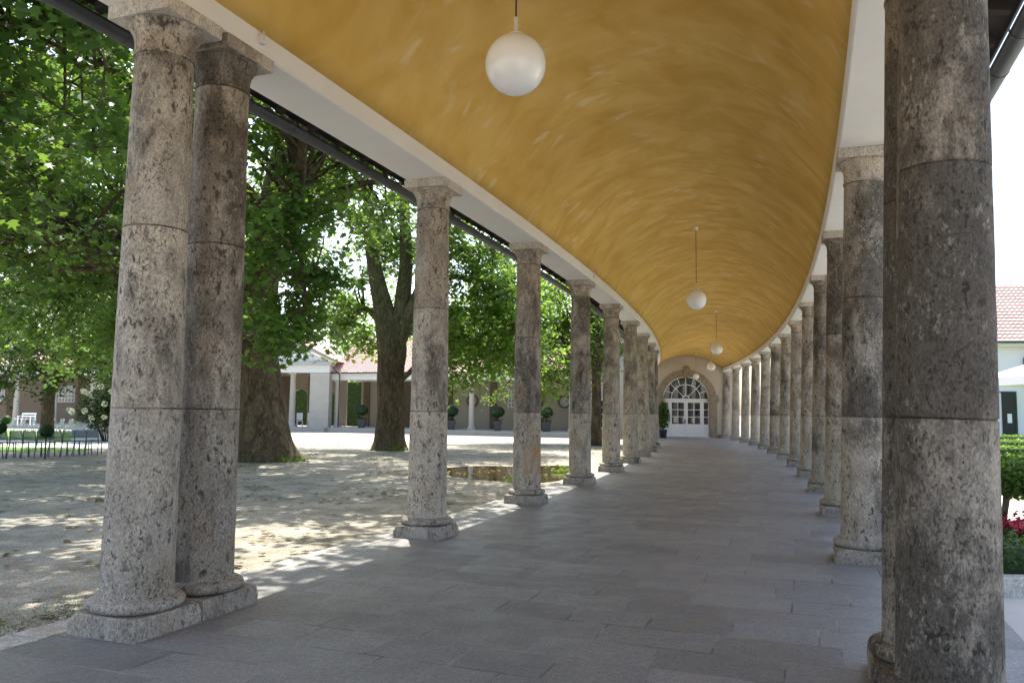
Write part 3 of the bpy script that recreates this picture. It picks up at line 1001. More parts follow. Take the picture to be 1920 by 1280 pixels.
# the huge plane tree in the middle of the left view
A = (-8.06, 26.0)
clA = np.concatenate([
    ell((-8.5, 25, 10.3), (7.0, 7, 4.3), 105, 11, 5.8, .3),
    ell((-8.5, 19, 11.6), (6.5, 8, 2.3), 78, 17),  # high leaves out of view, added to shade the courtyard gravel
    ell((-12.5, 20, 6.6), (4.6, 6, 2.9), 105, 12, 3.6),
    ell((-17, 30, 5.6), (5, 5, 3.0), 95, 13, 2.9),
    ell((-5.75, 20.2, 5.2), (1.35, 1.8, 2.5), 32, 14, 3.0),
    ell((-5.0, 21, 8.6), (2.6, 5, 2.4), 26, 15, 5.6),
    ell((-17, 28, 10.5), (6, 6.5, 2.8), 90, 18),
    ell((-11, 27, 4.6), (2.6, 3, 1.6), 36, 16, 3.3)])
tree('plane_tree', 'massive plane tree with a thick brown trunk flaring at the ground beside the near columns', 'tree',
     [(-7.95, 26, -.15, 1.08), (-8.0, 26, .5, .93), (-8.14, 26, 1.6, .80), (-8.3, 26, 3.2, .69), (-8.35, 26, 4.6, .61), (-8.2, 26, 6.2, .52), (-8.05, 26, 8, .44), (-7.8, 26.3, 10.5, .32), (-7.5, 26.6, 13.5, .14)],
     [[(-8.3, 26, 3.9, .36), (-9.2, 23, 4.5, .30), (-10.1, 20, 5.15, .25), (-11.0, 17, 5.75, .19), (-12.4, 13.5, 6.6, .09)],
      [(-8.2, 26, 6.0, .30), (-6.8, 23, 7.0, .22), (-5.5, 20, 7.2, .15), (-4.6, 17, 8.2, .07)],
      [(-8.3, 26, 4.9, .32), (-11, 27, 6.0, .25), (-14, 29, 6.9, .18), (-17.5, 31, 7.2, .09)],
      [(-8.1, 26, 7.4, .28), (-5.8, 27, 9.0, .2), (-3.6, 27, 10.2, .1)],
      [(-8.1, 26, 8.0, .25), (-10.2, 23, 10.2, .17), (-12, 20, 11.5, .08)],
      [(-6.4, 22.3, 7.0, .12), (-5.6, 20.6, 6.0, .08), (-5.2, 20, 4.2, .04)]],
     clA, M['bark'], M['leaf_plane'], .195, 120, 1.0, 21, group='old plane trees in the courtyard', flare=.30)

# a plane tree whose trunk stands left of the view; its boughs hang in at the upper left
clE = np.concatenate([ell((-8.6, 11.2, 7.4), (3.6, 3.6, 3.0), 90, 31, 4.4, drop=lambda p: p[0] > -4.6),
                      ell((-11.5, 14, 5.6), (3.0, 3.5, 2.2), 50, 32, 3.9),
                      ell((-6.2, 12.6, 9.8), (2.6, 4.5, 1.6), 30, 34), ell((-4.1, 9.2, 8.9), (1.7, 2.3, 1.0), 40, 35)])  # unseen upper clusters added to shade the gravel and the near floor
tree('plane_tree', 'plane tree, trunk out of sight, whose big leaves hang in at the upper left', 'tree',
     [(-14.6, 10, -.1, .75), (-14.6, 10, 1.5, .58), (-14.3, 10.2, 4, .5), (-14, 10.4, 8, .3), (-13.8, 10.5, 11, .12)],
     [[(-14.3, 10.2, 4.4, .28), (-12, 10.8, 6.0, .2), (-9.5, 11.2, 6.8, .13), (-6.8, 11.6, 7.4, .06)],
      [(-14.1, 10.3, 6.5, .24), (-11.5, 11, 8.6, .16), (-8.5, 11.5, 9.5, .07)],
      [(-14.3, 10.3, 4.0, .22), (-13, 12.6, 5.0, .15), (-11, 15, 5.6, .07)]],
     clE, M['bark'], M['leaf_plane'], .195, 105, .95, 33, group='old plane trees in the courtyard', flare=.2)

# the forked plane tree
clB = np.concatenate([ell((-5.2, 33, 11.6), (5.2, 5, 3.4), 62, 41, 8.4),
                      ell((-.7, 32.6, 5.0), (2.5, 2.6, 2.5), 66, 42, 2.5),
                      ell((-7.3, 35, 5.6), (1.3, 1.5, 2.2), 18, 43, 3.4), ell((-5.4, 35.6, 8.2), (1.6, 1.0, 2.0), 13, 48), ell((-2.9, 36, 4.9), (1.5, 1.8, 2.0), 26, 49, 2.9),
                      ell((-2.0, 32.5, 8.4), (2.6, 2.4, 1.6), 24, 44),
                      ell((-2.4, 20.0, 10.2), (3.0, 7.5, 1.9), 66, 47)])  # leaves hidden above the roof edge, added to dapple kerb and floor
tree('plane_tree', 'plane tree with a mossy forking trunk, left of the speckled single column', 'tree',
     [(-5.1, 33.8, -.12, .74), (-5.08, 33.8, .5, .64), (-5.05, 33.8, 1.6, .585), (-5.1, 33.8, 3.2, .57), (-5.1, 33.8, 4.4, .62), (-5.35, 33.8, 5.4, .48), (-5.9, 33.8, 7.6, .31), (-6.2, 33.8, 9.6, .25), (-6.25, 33.8, 12.5, .1)],
     [[(-5.0, 33.75, 4.2, .46), (-4.75, 33.7, 5.6, .36), (-4.55, 33.7, 8.1, .27), (-4.7, 33.7, 10.5, .2), (-4.5, 33.5, 13, .08)],
      [(-4.9, 33.7, 4.4, .40), (-4.3, 33.5, 5.6, .31), (-3.4, 33.3, 8.0, .24), (-2.9, 33, 10.5, .1)],
      [(-4.6, 33.6, 5.2, .26), (-3.5, 33, 6.7, .17), (-2.2, 32.5, 7.1, .12), (-.6, 32, 6.3, .08), (.4, 31.7, 5.2, .03)],
      [(-3.9, 33.4, 6.6, .17), (-2.4, 33, 8.2, .12), (-.8, 33, 8.4, .06)],
      [(-3.4, 33.3, 8.0, .2), (-2.2, 29, 9.2, .14), (-1.8, 24, 9.6, .1), (-1.7, 18, 9.4, .05)],  # added limb carrying the hidden shading leaves
      [(-5.2, 33.9, 4.8, .2), (-6.4, 34.6, 6.0, .12), (-7.4, 35, 5.2, .05)],
      [(-5.0, 33.6, 2.6, .12), (-4.0, 33.2, 3.5, .1), (-3.4, 33, 5.2, .06)]],
     clB, M['bark_green'], M['leaf_light'], .2, 105, 1.0, 45, group='old plane trees in the courtyard', flare=.12)

tree('plane_tree', 'plane tree with bright leaves seen between the single columns beside the puddle', 'tree',
     [(.75, 43, -.1, .45), (.75, 43, 2, .36), (.9, 43, 5, .28), (1.2, 43, 9, .12)],
     [[(.8, 43, 3.6, .2), (-.8, 42, 5.4, .13), (-2, 41.5, 6.6, .06)], [(.9, 43, 4.4, .2), (2.6, 42, 6, .13), (4.4, 41.6, 7, .06)]],
     ell((1.2, 42, 6.4), (4.8, 3.6, 4.4), 205, 51, 2.2), M['bark'], M['leaf_light'], .21, 100, 1.0, 52, shape='oval', group='old plane trees in the courtyard')
tree('slender_tree', 'slender dark-trunked tree seen between the third and fourth single columns', 'tree',
     [(4.35, 41, -.1, .30), (4.35, 41, 2, .25), (4.4, 41, 5, .2), (4.6, 41, 8, .08)],
     [[(4.4, 41, 4, .14), (5.6, 41.6, 6, .08), (6.2, 42, 7.5, .04)]],
     ell((5.0, 43.5, 7.0), (3.0, 3, 3.8), 85, 55, 2.8), M['bark'], M['leaf_plane'], .2, 100, .9, 56, shape='oval')
tree('plane_tree', 'plane tree with sunlight tinted into its bark, mostly hidden behind the massive leaning trunk', 'tree',
     [(-12.35, 36, -.1, .95), (-12.3, 36, 1, .78), (-12.2, 36, 3.5, .62), (-12, 36, 7, .4), (-12, 36, 11, .15)],
     [[(-12.2, 36, 5, .25), (-14.5, 36, 8, .12)], [(-12.1, 36, 6, .25), (-10, 35.5, 9, .1)]],
     ell((-12.2, 36, 9.6), (5, 4.5, 3.6), 45, 61, 5.8), M['bark_sunlit'], M['leaf_plane'], .21, 100, 1.05, 62, shape='oval', group='old plane trees in the courtyard')
tree('dark_tree', 'dark tree with a slim trunk behind the rows of chairs at the far left', 'tree',
     [(-23.6, 41, -.1, .34), (-23.6, 41, 2, .27), (-23.3, 41, 5, .2), (-23, 41, 8, .08)],
     [[(-23.5, 41, 2.6, .14), (-21.5, 40.6, 4.4, .08), (-19.8, 40, 5.2, .04)], [(-23.5, 41, 3, .14), (-26, 41, 5, .06)]],
     np.concatenate([ell((-22.8, 40.5, 5.2), (5.6, 4, 3.4), 150, 65, 2.5), ell((-26, 44, 5.6), (7, 3, 3.0), 80, 67, 3.4)]), M['bark'], M['leaf_dark'], .2, 115, .95, 66, shape='oval')  # dark leaf colour stands in for shade from the boughs above
for i, (x, y, z, rx, rz, n, lab) in enumerate(((-31, 83, 9, 8, 6.5, 90, 'leafy tree behind the far building at the left'),
                                               (-13, 80, 8.5, 7, 5.5, 75, 'leafy tree rising behind the tiled roof of the portico'),
                                               (6, 78, 8.5, 8, 6.0, 80, 'leafy tree behind the far wing, seen past the single columns'),
                                               (-46, 72, 9, 9, 6.5, 90, 'leafy tree far out behind the shaded arcade at the left'),
                                               (-62, 60, 8, 9, 6, 80, 'leafy tree outside the left picture edge behind the white wall'))):
    tree('background_tree', lab, 'tree', [(x, y, -.1, .5), (x, y, 4, .35), (x, y, 9, .12)], [], ell((x, y, z), (rx, 4, rz), n, 70 + i, 2.0), M['bark'], M['leaf_light'], .42, 60, 1.5, 75 + i, shape='quad', group='trees beyond the far building', twigs=False)
# ---------------------------------------------------------------- courtyard: lawn, path, puddle, litter
def blob(pts, z, m, name, kind='structure', n=4, amp=.12, seed=3):
    g = random.Random(seed); out = []
    m_ = len(pts)
    for i in range(m_):
        p, q = pts[i], pts[(i + 1) % m_]
        for k in range(n):
            f = k / n
            out.append((p[0] + (q[0] - p[0]) * f + g.uniform(-amp, amp), p[1] + (q[1] - p[1]) * f + g.uniform(-amp, amp)))
    return sheet(name, out, z, m, kind)


blob([(-40, 31.3), (-17.6, 28.9), (-16.0, 30.2), (-16.4, 31.7), (-19, 32.2), (-40, 34.2)], -.040, M['lawn'], 'grass_strip')
blob([(-45, 40), (-26, 38.5), (-19.5, 38.8), (-18.5, 44), (-19.5, 52), (-45, 56)], -.040, M['lawn'], 'lawn', amp=.06)
blob([(-45, 34.4), (-17, 32.2), (-14, 34), (-14, 37), (-19, 38.4), (-45, 39.8)], -.042, M['gravel_pale'], 'white_path')
blob([(-45, 52.5), (-18, 48), (-12.5, 43), (-3, 42.5), (1, 45), (2, 51), (-45, 60)], -.043, M['gravel_pale'], 'pale_court', amp=.3)

pud = [(-2.2, 21.9), (-1.1, 20.0), (.1, 19.0), (1.0, 19.3), (1.55, 20.6), (2.0, 22.8), (2.2, 24.6), (1.4, 25.2), (.2, 24.5), (-.9, 24.6), (-1.8, 23.6)]
c_ = curve_pts([(x, y, 0, 0) for x, y in pud + pud[:1]], 120)
g_ = random.Random(5)
sheet('puddle', [(q[0] + g_.uniform(-.05, .05), q[1] + g_.uniform(-.05, .05)) for q in c_[:-1]], -.0395, M['water'])


def on_court(x, y): return math.hypot(x - CX, y - CY) < 206.8


# fallen leaves, twigs and bits of litter on the gravel
g = np.random.default_rng(99)
pts = []
cl_c = []
for _ in range(90):
    y = g.uniform(6, 40) ** 1.0; x = g.uniform(-.75, -.02) * y * .95 + .15 * y
    cl_c.append((x, y))
while len(pts) < 2600:
    if g.uniform() < .6:
        c = cl_c[g.integers(len(cl_c))]; x, y = c[0] + g.normal() * .35, c[1] + g.normal() * .3
    else:
        y = g.uniform(5, 42); x = g.uniform(-.66, .10) * y
    if on_court(x, y): pts.append((x, y, -.030 + g.uniform(0, .015)))
o = leaf_obj('fallen_leaves', np.array(pts), .10, M['leaf_dead'], None, 'plane', up=1.2, seed=9, flat=True)
o['kind'] = 'stuff'
# low grass and weeds: by the puddle, along the kerb and round the trunks
pts = []
for (x, y, r, n) in ((1.75, 22.3, .45, 260), (-2.0, 21.0, .3, 60), (.1, 19.1, .22, 60), (-6.9, 25.2, .5, 140), (-8.9, 25.0, .5, 60), (-4.6, 33.1, .4, 120)):
    for _ in range(n):
        px_, py_ = x + g.normal() * r * .6, y + g.normal() * r * .5
        if on_court(px_, py_): pts.append((px_, py_, -.02 + abs(g.normal()) * (.08 if y > 15 else .015)))
o = leaf_obj('weeds', np.array(pts), .085, M['leaf_hedge'], None, 'quad', up=.2, droop=-1.0, seed=12); o['kind'] = 'stuff'
pts = []
for (x, y, r, n) in ((-3.3, 6.7, .5, 2600), (-2.75, 7.8, .35, 900), (-4.0, 5.9, .5, 2200)):
    for _ in range(n):
        px_, py_ = x + g.normal() * r * .6, y + g.normal() * r * .5
        if on_court(px_, py_): pts.append((px_, py_, -.044 + abs(g.normal()) * .003))
o = leaf_obj('moss', np.array(pts), .013, M['leaf_box'], None, 'quad', up=.5, seed=13); o['kind'] = 'stuff'

# ---------------------------------------------------------------- garden chairs, bench, clipped balls
def chair(loc, rz, m, label, group):
    """facing local +y; backrest at -y"""
    e = empty('garden_chair', loc, (0, 0, rz), label, 'chair', group)
    s = MB()
    for i in range(7): s.box((0, -.17 + i * .058, .435 + .004 * abs(i - 3)), (.385, .048, .012))
    s.box((-.195, 0, .43), (.022, .40, .022)); s.box((.195, 0, .43), (.022, .40, .022))
    s.build('seat', m, e, local=True)
    b = MB()
    b.tube([(-.19, -.19, .40), (-.19, -.225, .62), (-.17, -.27, .80), (-.13, -.277, .83), (.13, -.277, .83), (.17, -.27, .80), (.19, -.225, .62), (.19, -.19, .40)], .017, 8)
    for i in range(9):
        z = .56 + i * .029; y = -.215 - (z - .56) * .235
        b.box((0, y, z), (.355, .008, .0245))
    b.build('backrest', m, e, local=True)
    for sx in (-1, 1):
        l = MB(); l.tube([(sx * .195, .19, .43), (sx * .215, .24, -.045)], .017, 8); l.build('leg', m, e, local=True)
        l = MB(); l.tube([(sx * .195, -.19, .43), (sx * .215, -.30, -.045)], .017, 8); l.build('leg', m, e, local=True)
    return e


front = [(-17.05, 24.75), (-16.42, 25.15), (-15.98, 25.45), (-15.80, 25.88), (-15.62, 26.35), (-15.37, 26.78), (-15.13, 27.2), (-14.88, 27.62), (-14.62, 28.05)]
front = [(((px - 960) / 1500) * Y, Y) for px, Y in ((-4, 25.2), (17, 25.5), (46, 25.8), (70, 26.1), (95, 26.4), (119, 26.8), (142, 27.2), (164, 27.6), (184, 28.0))]
FL = ['dark metal chair cut by the left picture edge, front row', 'dark metal chair second from the left edge in the front row', 'dark metal chair third from the left edge in the front row',
      'dark metal chair in the front row just left of the clipped ball', 'dark metal chair in the front row behind the round dark shrub', 'dark metal chair in the front row just right of the clipped ball',
      'dark metal chair in the front row, third from its right end', 'dark metal chair in the front row, second from its right end', 'dark metal chair half hidden by the near column, right end of the front row']
for i, (x, y) in enumerate(front):
    chair((x, y, 0), .16 + random.uniform(-.08, .08), M['steel'], FL[i], 'dark chairs in the front row')
BL = ['pale chair behind the light clipped ball', 'pale chair in the back row below the white bench, left one', 'pale chair in the back row below the white bench, right one', 'pale chair in the middle of the back row',
      'pale chair in the back row, third from the hydrangea', 'pale chair in the back row, second from the hydrangea', 'pale chair in the back row beside the hydrangea and the low wall', 'pale chair at the left end of the back row']
for i, px in enumerate((24, 44, 63, 81, 98, 116, 132, 4)):
    Y = 48.6 + .02 * i
    chair(((px - 960) / 1500 * Y, Y, 0), math.pi - .5 + random.uniform(-.05, .05), M['pale_steel'], BL[i], 'pale chairs in the back row')


def clipped_ball(x, y, z, r, label, mat, n=900):
    e = empty('clipped_shrub', (x, y, 0), label=label, cat='shrub', group='clipped ball shrubs by the chairs')
    mb = MB(); mb.tube([(x, y, -.06), (x, y, z)], .025, 8); mb.build('stem', M['bark'], e)
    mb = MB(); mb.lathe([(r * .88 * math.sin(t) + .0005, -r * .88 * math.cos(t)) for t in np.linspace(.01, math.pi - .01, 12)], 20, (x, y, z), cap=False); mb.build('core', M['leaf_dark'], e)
    box_ball('foliage', (x, y, z), r, n, .075, mat, e, int(r * 1000) + n)


clipped_ball((7 - 960) / 1500 * 24.0, 24.0, .95, .20, 'dark clipped ball shrub at the left picture edge', M['leaf_dark'])
clipped_ball((95 - 960) / 1500 * 25.2, 25.2, .84, .21, 'dark round clipped shrub standing before the front row of chairs', M['leaf_dark'])
clipped_ball((19 - 960) / 1500 * 46, 46, .80, .26, 'light clipped ball shrub in front of the pale chairs', M['leaf_box'])

bx, by, bz = (55 - 960) / 1500 * 57.5, 57.5, .26
e = empty('garden_bench', (bx, by, bz), (0, 0, math.pi - .15), 'white slatted bench standing on the terrace behind the pale chairs', 'bench')
mb = MB()
for i in range(4): mb.box((0, -.2 + i * .12, .44), (1.15, .09, .03))
mb.build('seat', M['white'], e, local=True)
mb = MB()
for z in (.62, .80): mb.box((0, -.27 - (z - .6) * .2, z), (1.15, .03, .11))
mb.build('backrest', M['white'], e, local=True)
for sx in (-1, 1):
    mb = MB(); mb.box((sx * .5, -.2, .20), (.06, .06, .44)); mb.box((sx * .5, .16, .20), (.06, .06, .44)); mb.box((sx * .5, -.02, .62), (.06, .45, .04)); mb.box((sx * .5, .16, .52), (.05, .05, .2)); mb.box((sx * .5, -.28, .6), (.05, .05, .5)); mb.build('leg', M['white'], e, local=True)

# hydrangea over a low white wall
mb = MB(); mb.box((-20.4, 39.6, .22), (2.3, .35, .62), rz=-.1, bevel=.02)
tag(mb.build('low_wall', M['wallwhite']), 'low white wall stub under the hydrangea behind the chairs', 'wall')
e = empty('hydrangea_bush', (-19.3, 38.6, 0), label='large dark bush with cream hydrangea heads left of the near columns', cat='bush')
mb = MB()
for k in range(14):
    a = k * 2.4; mb.tube([(-19.3 + .2 * math.cos(a), 38.6 + .2 * math.sin(a), -.05), (-19.3 + .7 * math.cos(a), 38.6 + .7 * math.sin(a), 1.2), (-19.3 + 1.2 * math.cos(a), 38.6 + .9 * math.sin(a), 1.9)], [.03, .02, .01], 5)
mb.build('stems', M['bark'], e)
p_ = ell((-19.2, 38.6, 1.5), (1.65, 1.1, 1.15), 2600, 88, .1, .5)
leaf_obj('foliage', p_, .19, M['leaf_dark'], e, 'oval', up=.5, droop=.4, seed=88)
hd = ell((-19.4, 38.2, 1.5), (1.75, 1.1, 1.15), 28, 89, .3, .12, drop=lambda p: p[1] > 38.7)
hp = np.concatenate([h + (lambda d: d / np.linalg.norm(d, axis=1)[:, None])(g.normal(size=(46, 3))) * .13 * g.uniform(.8, 1.1) for h in hd])
leaf_obj('flower_heads', hp, .085, M['petal_white'], e, 'quad', up=.1, seed=90)
# ---------------------------------------------------------------- the far side of the courtyard
def frame(p0, p1):
    p0, p1 = Vector((*p0, 0)), Vector((*p1, 0)); d = (p1 - p0); L = d.length; d.normalize(); nrm = Vector((-d.y, d.x, 0))
    def T(x, y, z):
        q = p0 + d * x + nrm * y
        return (q.x, q.y, z)
    return T, L


M['far_stone'] = plain('pale_column_stone', (.46, .43, .38), .85, .15, 2.0, .2, .1, 30)
M['far_wall'] = plain('beige_arcade_wall', (.36, .32, .265), .9, .07, 1.0, .2)
M['far_brown'] = plain('brown_stone_pilaster', (.15, .115, .085), .9, .2, 2.0, .2)
M['shade_wall'] = plain('shaded_arcade_wall', (.26, .22, .185), .9, .1, 1.0, .2)  # darker copy of the arcade wall, deep shade put into its colour
M['far_lime'] = plain('white_limewash', (.72, .71, .69), .9, .05, 1.0, .2)


def roof_tiles(x0, x1, y0, y1, z0, z1, T, cut0=0.0, cut1=0.0, px=.24, nrow=16):
    """pantile slope: saw-tooth courses with waves across"""
    mb = MB(); nc = int((x1 - x0) / px) * 4
    vs, fs = [], []
    rows = []
    for r in range(nrow):
        for e_ in (0, 1):
            f = (r + e_ * .999) / nrow
            row = []
            xa, xb = x0 + cut0 * f, x1 - cut1 * f
            for c in range(nc + 1):
                u = c / nc
                x = x0 + (x1 - x0) * u
                x = min(max(x, xa), xb)
                z = z0 + (z1 - z0) * f + (.055 if e_ == 0 else 0.0) + .028 * math.sin(c * math.pi / 2 + r * 0)
                row.append(T(x, y0 + (y1 - y0) * f - (.012 if e_ == 0 else 0), z))
            rows.append(row)
    n = nc + 1
    for row in rows: vs.extend(row)
    for i in range(len(rows) - 1):
        for c in range(nc): fs.append((i * n + c, i * n + c + 1, (i + 1) * n + c + 1, (i + 1) * n + c))
    mb.add(vs, fs)
    return mb


def far_column(mb, x, y, z0, z1, r, T):
    c = T(x, y, 0)
    mb.box((c[0], c[1], z0 + .06), (r * 2.7, r * 2.7, .12)); h = z1 - z0
    mb.lathe([(r * 1.25, z0 + .12), (r * 1.28, z0 + .2), (r * 1.03, z0 + .24), (r, z0 + .3), (r * .84, z1 - .35), (r * .95, z1 - .33), (r * .85, z1 - .3), (r * .9, z1 - .2), (r * 1.15, z1 - .12)], 18, (c[0], c[1], 0), cap=False)
    mb.box((c[0], c[1], z1 - .06), (r * 2.5, r * 2.5, .12))


def small_window(mb, x0, x1, z0, z1, y, T, nc, nr, b=.03):
    for c in range(nc + 1): xx = x0 + (x1 - x0) * c / nc; mb.prism([(xx - b, z0), (xx + b, z0), (xx + b, z1), (xx - b, z1)], y - .05, y + .0, T)
    for r in range(nr + 1): zz = z0 + (z1 - z0) * r / nr; mb.prism([(x0 + b, zz - b), (x1 - b, zz - b), (x1 - b, zz + b), (x0 + b, zz + b)], y - .045, y - .005, T)


M['farglass'] = NT('bright_window_glass').done((.30, .34, .33), .08, None, .8)
PZ = .28


def wing(name, label, p0, p1, ncol, ze, zr, kinds, depth=3.2, wallm='far_wall', cols=None):
    T, L = frame(p0, p1)
    mid = T(L / 2, 0, 0)
    e = empty(name, (mid[0], mid[1], 0), label=label, cat='arcade wing')
    mb = MB(); mb.prism([(0, -.2), (L, -.2), (L, PZ), (0, PZ)], -.9, depth + 4, T); mb.prism([(0, -.2), (L, -.2), (L, PZ - .14), (0, PZ - .14)], -1.3, -.902, T); mb.build('terrace', M['far_stone'], e)
    mb = MB(); mb.prism([(0, PZ), (L, PZ), (L, ze + 1), (0, ze + 1)], depth, depth + .3, T); mb.build('wall', M[wallm], e)
    mb = MB(); mb.prism([(0, ze - .55), (L, ze - .55), (L, ze - .02), (0, ze - .02)], -.25, .25, T); mb.build('entablature', M['far_lime'], e)
    mb = MB(); mb.prism([(0, ze - .50), (L, ze - .50), (L, ze - .42), (0, ze - .42)], .252, depth - .002, T); mb.build('ceiling', M['far_lime'], e)
    mb = roof_tiles(0, L, -.55, 4.2, ze, zr, T, nrow=17); mb.build('roof', M['tile'], e)
    mb = MB(); mb.tube([T(0, -.56, ze - .02), T(L, -.56, ze - .02)], .06, 8); mb.build('gutter', M['gutter'], e)
    bay = L / ncol
    cols = cols or [k * bay for k in range(ncol + 1)]
    bay = (cols[-1] - cols[0]) / (len(cols) - 1)
    for k in range(len(cols)):
        mb = MB(); far_column(mb, min(max(cols[k], .3), L - .3), 0, PZ, ze - .55, .21, T); mb.build('column', M['far_stone'], e)
        x = min(max(cols[k] - .1, .35), L - .35)
        mb = MB(); mb.prism([(x - .28, PZ), (x + .28, PZ), (x + .28, ze - .52), (x - .28, ze - .52)], depth - .12, depth - .003, T); mb.build('pilaster', M['far_brown'], e)
    for k, kd in enumerate(kinds):
        xc = cols[0] + (k + .5) * bay
        if kd == 'oculus':
            ts = np.linspace(0, 2 * math.pi, 28, endpoint=False)
            mb = MB(); zc_ = PZ + 2.15
            for i in range(28):
                t0, t1 = 2 * math.pi * i / 28, 2 * math.pi * (i + 1) / 28
                mb.prism([(xc + .50 * math.cos(t0), zc_ + .50 * math.sin(t0)), (xc + .50 * math.cos(t1), zc_ + .50 * math.sin(t1)), (xc + .37 * math.cos(t1), zc_ + .37 * math.sin(t1)), (xc + .37 * math.cos(t0), zc_ + .37 * math.sin(t0))], depth - .10, depth - .004, T)
            o = mb.build('oculus_window', M['far_brown'], e)
            mb = MB(); mb.prism([(xc + .37 * math.cos(t), zc_ + .37 * math.sin(t)) for t in ts], depth - .03, depth - .005, T); mb.build('pane', M['farglass'], o)
        elif kd == 'grid':
            mb = MB(); small_window(mb, xc - .75, xc + .75, PZ + 1.7, PZ + 3.0, depth - .02, T, 6, 4, .022); o = mb.build('window', M['white'], e)
            mb = MB(); mb.prism([(xc - .74, PZ + 1.71), (xc + .74, PZ + 1.71), (xc + .74, PZ + 2.99), (xc - .74, PZ + 2.99)], depth - .03, depth - .005, T); mb.build('pane', M['farglass'], o)
        elif kd == 'glassdoor':
            ts = np.linspace(0, math.pi, 20); r = .85; zs_ = PZ + 2.35
            mb = MB(); mb.prism([(xc + (r + .14) * math.cos(t), zs_ + (r + .14) * math.sin(t)) for t in ts] + [(xc + r * math.cos(t), zs_ + r * math.sin(t)) for t in ts[::-1]], depth - .08, depth - .004, T)
            small_window(mb, xc - r, xc + r, PZ + .05, zs_, depth - .02, T, 4, 5, .03)
            mb.prism([(xc - r + .03, PZ + .05), (xc + r - .03, PZ + .05), (xc + r - .03, PZ + .85), (xc - r + .03, PZ + .85)], depth - .05, depth - .016, T)
            o = mb.build('glazed_door', M['white'], e)
            mb = MB(); mb.prism([(xc - r, PZ + .06), (xc + r, PZ + .06), (xc + r, zs_)] + [(xc + r * math.cos(t), zs_ + r * math.sin(t)) for t in ts[1:]], depth - .03, depth - .006, T); mb.build('pane', M['farglass'], o)
    return T, L, e


Tr, Lr = frame((-14.0, 62), (4.9, 55.05))
def col_at(px):
    return min(np.linspace(0, Lr, 1500), key=lambda s: abs(960 + Tr(s, 0, 0)[0] / Tr(s, 0, 0)[1] * 1500 - px))
s0, s1 = col_at(886), col_at(1073); bw = (s1 - s0) / 2
cl_ = [s0 + bw * k for k in range(-4, 5)]
cl_ = [c for c in cl_ if -.2 < c < Lr + .2]
kd_ = {-1: 'oculus', 0: 'grid', 1: 'oculus', 2: 'grid', -2: 'grid', -3: 'glassdoor', -4: 'glassdoor', 3: 'blank'}
Tr, Lr, wr = wing('arcade_wing', 'far arcade wing with tiled roof and round windows behind the topiary pots', (-14.0, 62), (4.9, 55.05), 6, 4.45, 7.4, [kd_[int(round((c - s0) / bw))] for c in cl_[:-1]], 4.6, cols=cl_)
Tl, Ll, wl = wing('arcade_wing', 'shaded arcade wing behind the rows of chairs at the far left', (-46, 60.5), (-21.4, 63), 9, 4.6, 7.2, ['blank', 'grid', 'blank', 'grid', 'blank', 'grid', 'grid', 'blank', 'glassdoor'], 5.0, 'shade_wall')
mb = MB(); mb.box((-44.6, 57.8, 2.4), (12.4, .5, 5.0)); mb.box((-38.45, 57.4, 2.4), (.12, .12, 5.0)); tag(mb.build('white_wall', M['wallwhite']), 'bright white wall at the left picture edge beside the shaded arcade', 'wall')

# the portico with its pediment
Tp, Lp_ = frame((-21.3, 62.3), (-13.85, 61.6))
mid = Tp(Lp_ / 2, 0, 0)
pe = empty('portico', (mid[0], mid[1], 0), label='white pedimented portico with stone piers between the two tree trunks', cat='portico')
mb = MB(); mb.prism([(0, -.2), (Lp_, -.2), (Lp_, PZ - .02), (0, PZ - .02)], -1.4, 6, Tp); mb.build('terrace', M['far_stone'], pe)
mb = MB(); mb.prism([(0, 4.42), (Lp_, 4.42), (Lp_, 4.98), (0, 4.98)], -.6, .2, Tp); mb.build('entablature', M['far_lime'], pe)
mb = MB(); mb.prism([(-.2, 4.98), (Lp_ + .2, 4.98), (Lp_ + .2, 5.22), (-.2, 5.22)], -.8, .2, Tp)
c = Lp_ / 2
mb.prism([(-.3, 5.22), (c, 7.05), (c, 7.35), (-.6, 5.24)], -.85, .2, Tp); mb.prism([(Lp_ + .3, 5.22), (Lp_ + .6, 5.24), (c, 7.35), (c, 7.05)], -.85, .2, Tp)
mb.build('cornice', M['far_stone'], pe)
mb = MB(); mb.prism([(.1, 5.222), (Lp_ - .1, 5.222), (c, 6.98)], -.5, 0, Tp); mb.build('tympanum', M['far_lime'], pe)
mb = MB(); mb.prism([(-.62, 5.27), (c, 7.40), (c, 7.5), (-.7, 5.3)], -.87, 6, Tp); mb.prism([(Lp_ + .62, 5.27), (Lp_ + .7, 5.3), (c, 7.5), (c, 7.40)], -.87, 6, Tp); mb.build('roof', M['tile'], pe)
for x in (.5, Lp_ - .75):
    mb = MB()
    for k in range(7): mb.prism([(x - .75, PZ - .02 + k * .592), (x + .75, PZ - .02 + k * .592), (x + .75, PZ - .02 + k * .592 + .586), (x - .75, PZ - .02 + k * .592 + .586)], -.55, .35, Tp)
    mb.build('pier', M['far_stone'], pe)
for x in (2.35, Lp_ - 3.0):
    mb = MB(); far_column(mb, x, -.1, PZ - .02, 4.42, .24, Tp); mb.build('column', M['far_stone'], pe)
mb = MB(); D = 4.0
zs_ = 2.6
for x0, x1 in ((0, .6), (1.9, 2.9), (4.2, 5.2), (6.5, Lp_)): mb.prism([(x0, PZ), (x1, PZ), (x1, zs_), (x0, zs_)], D, D + .3, Tp)
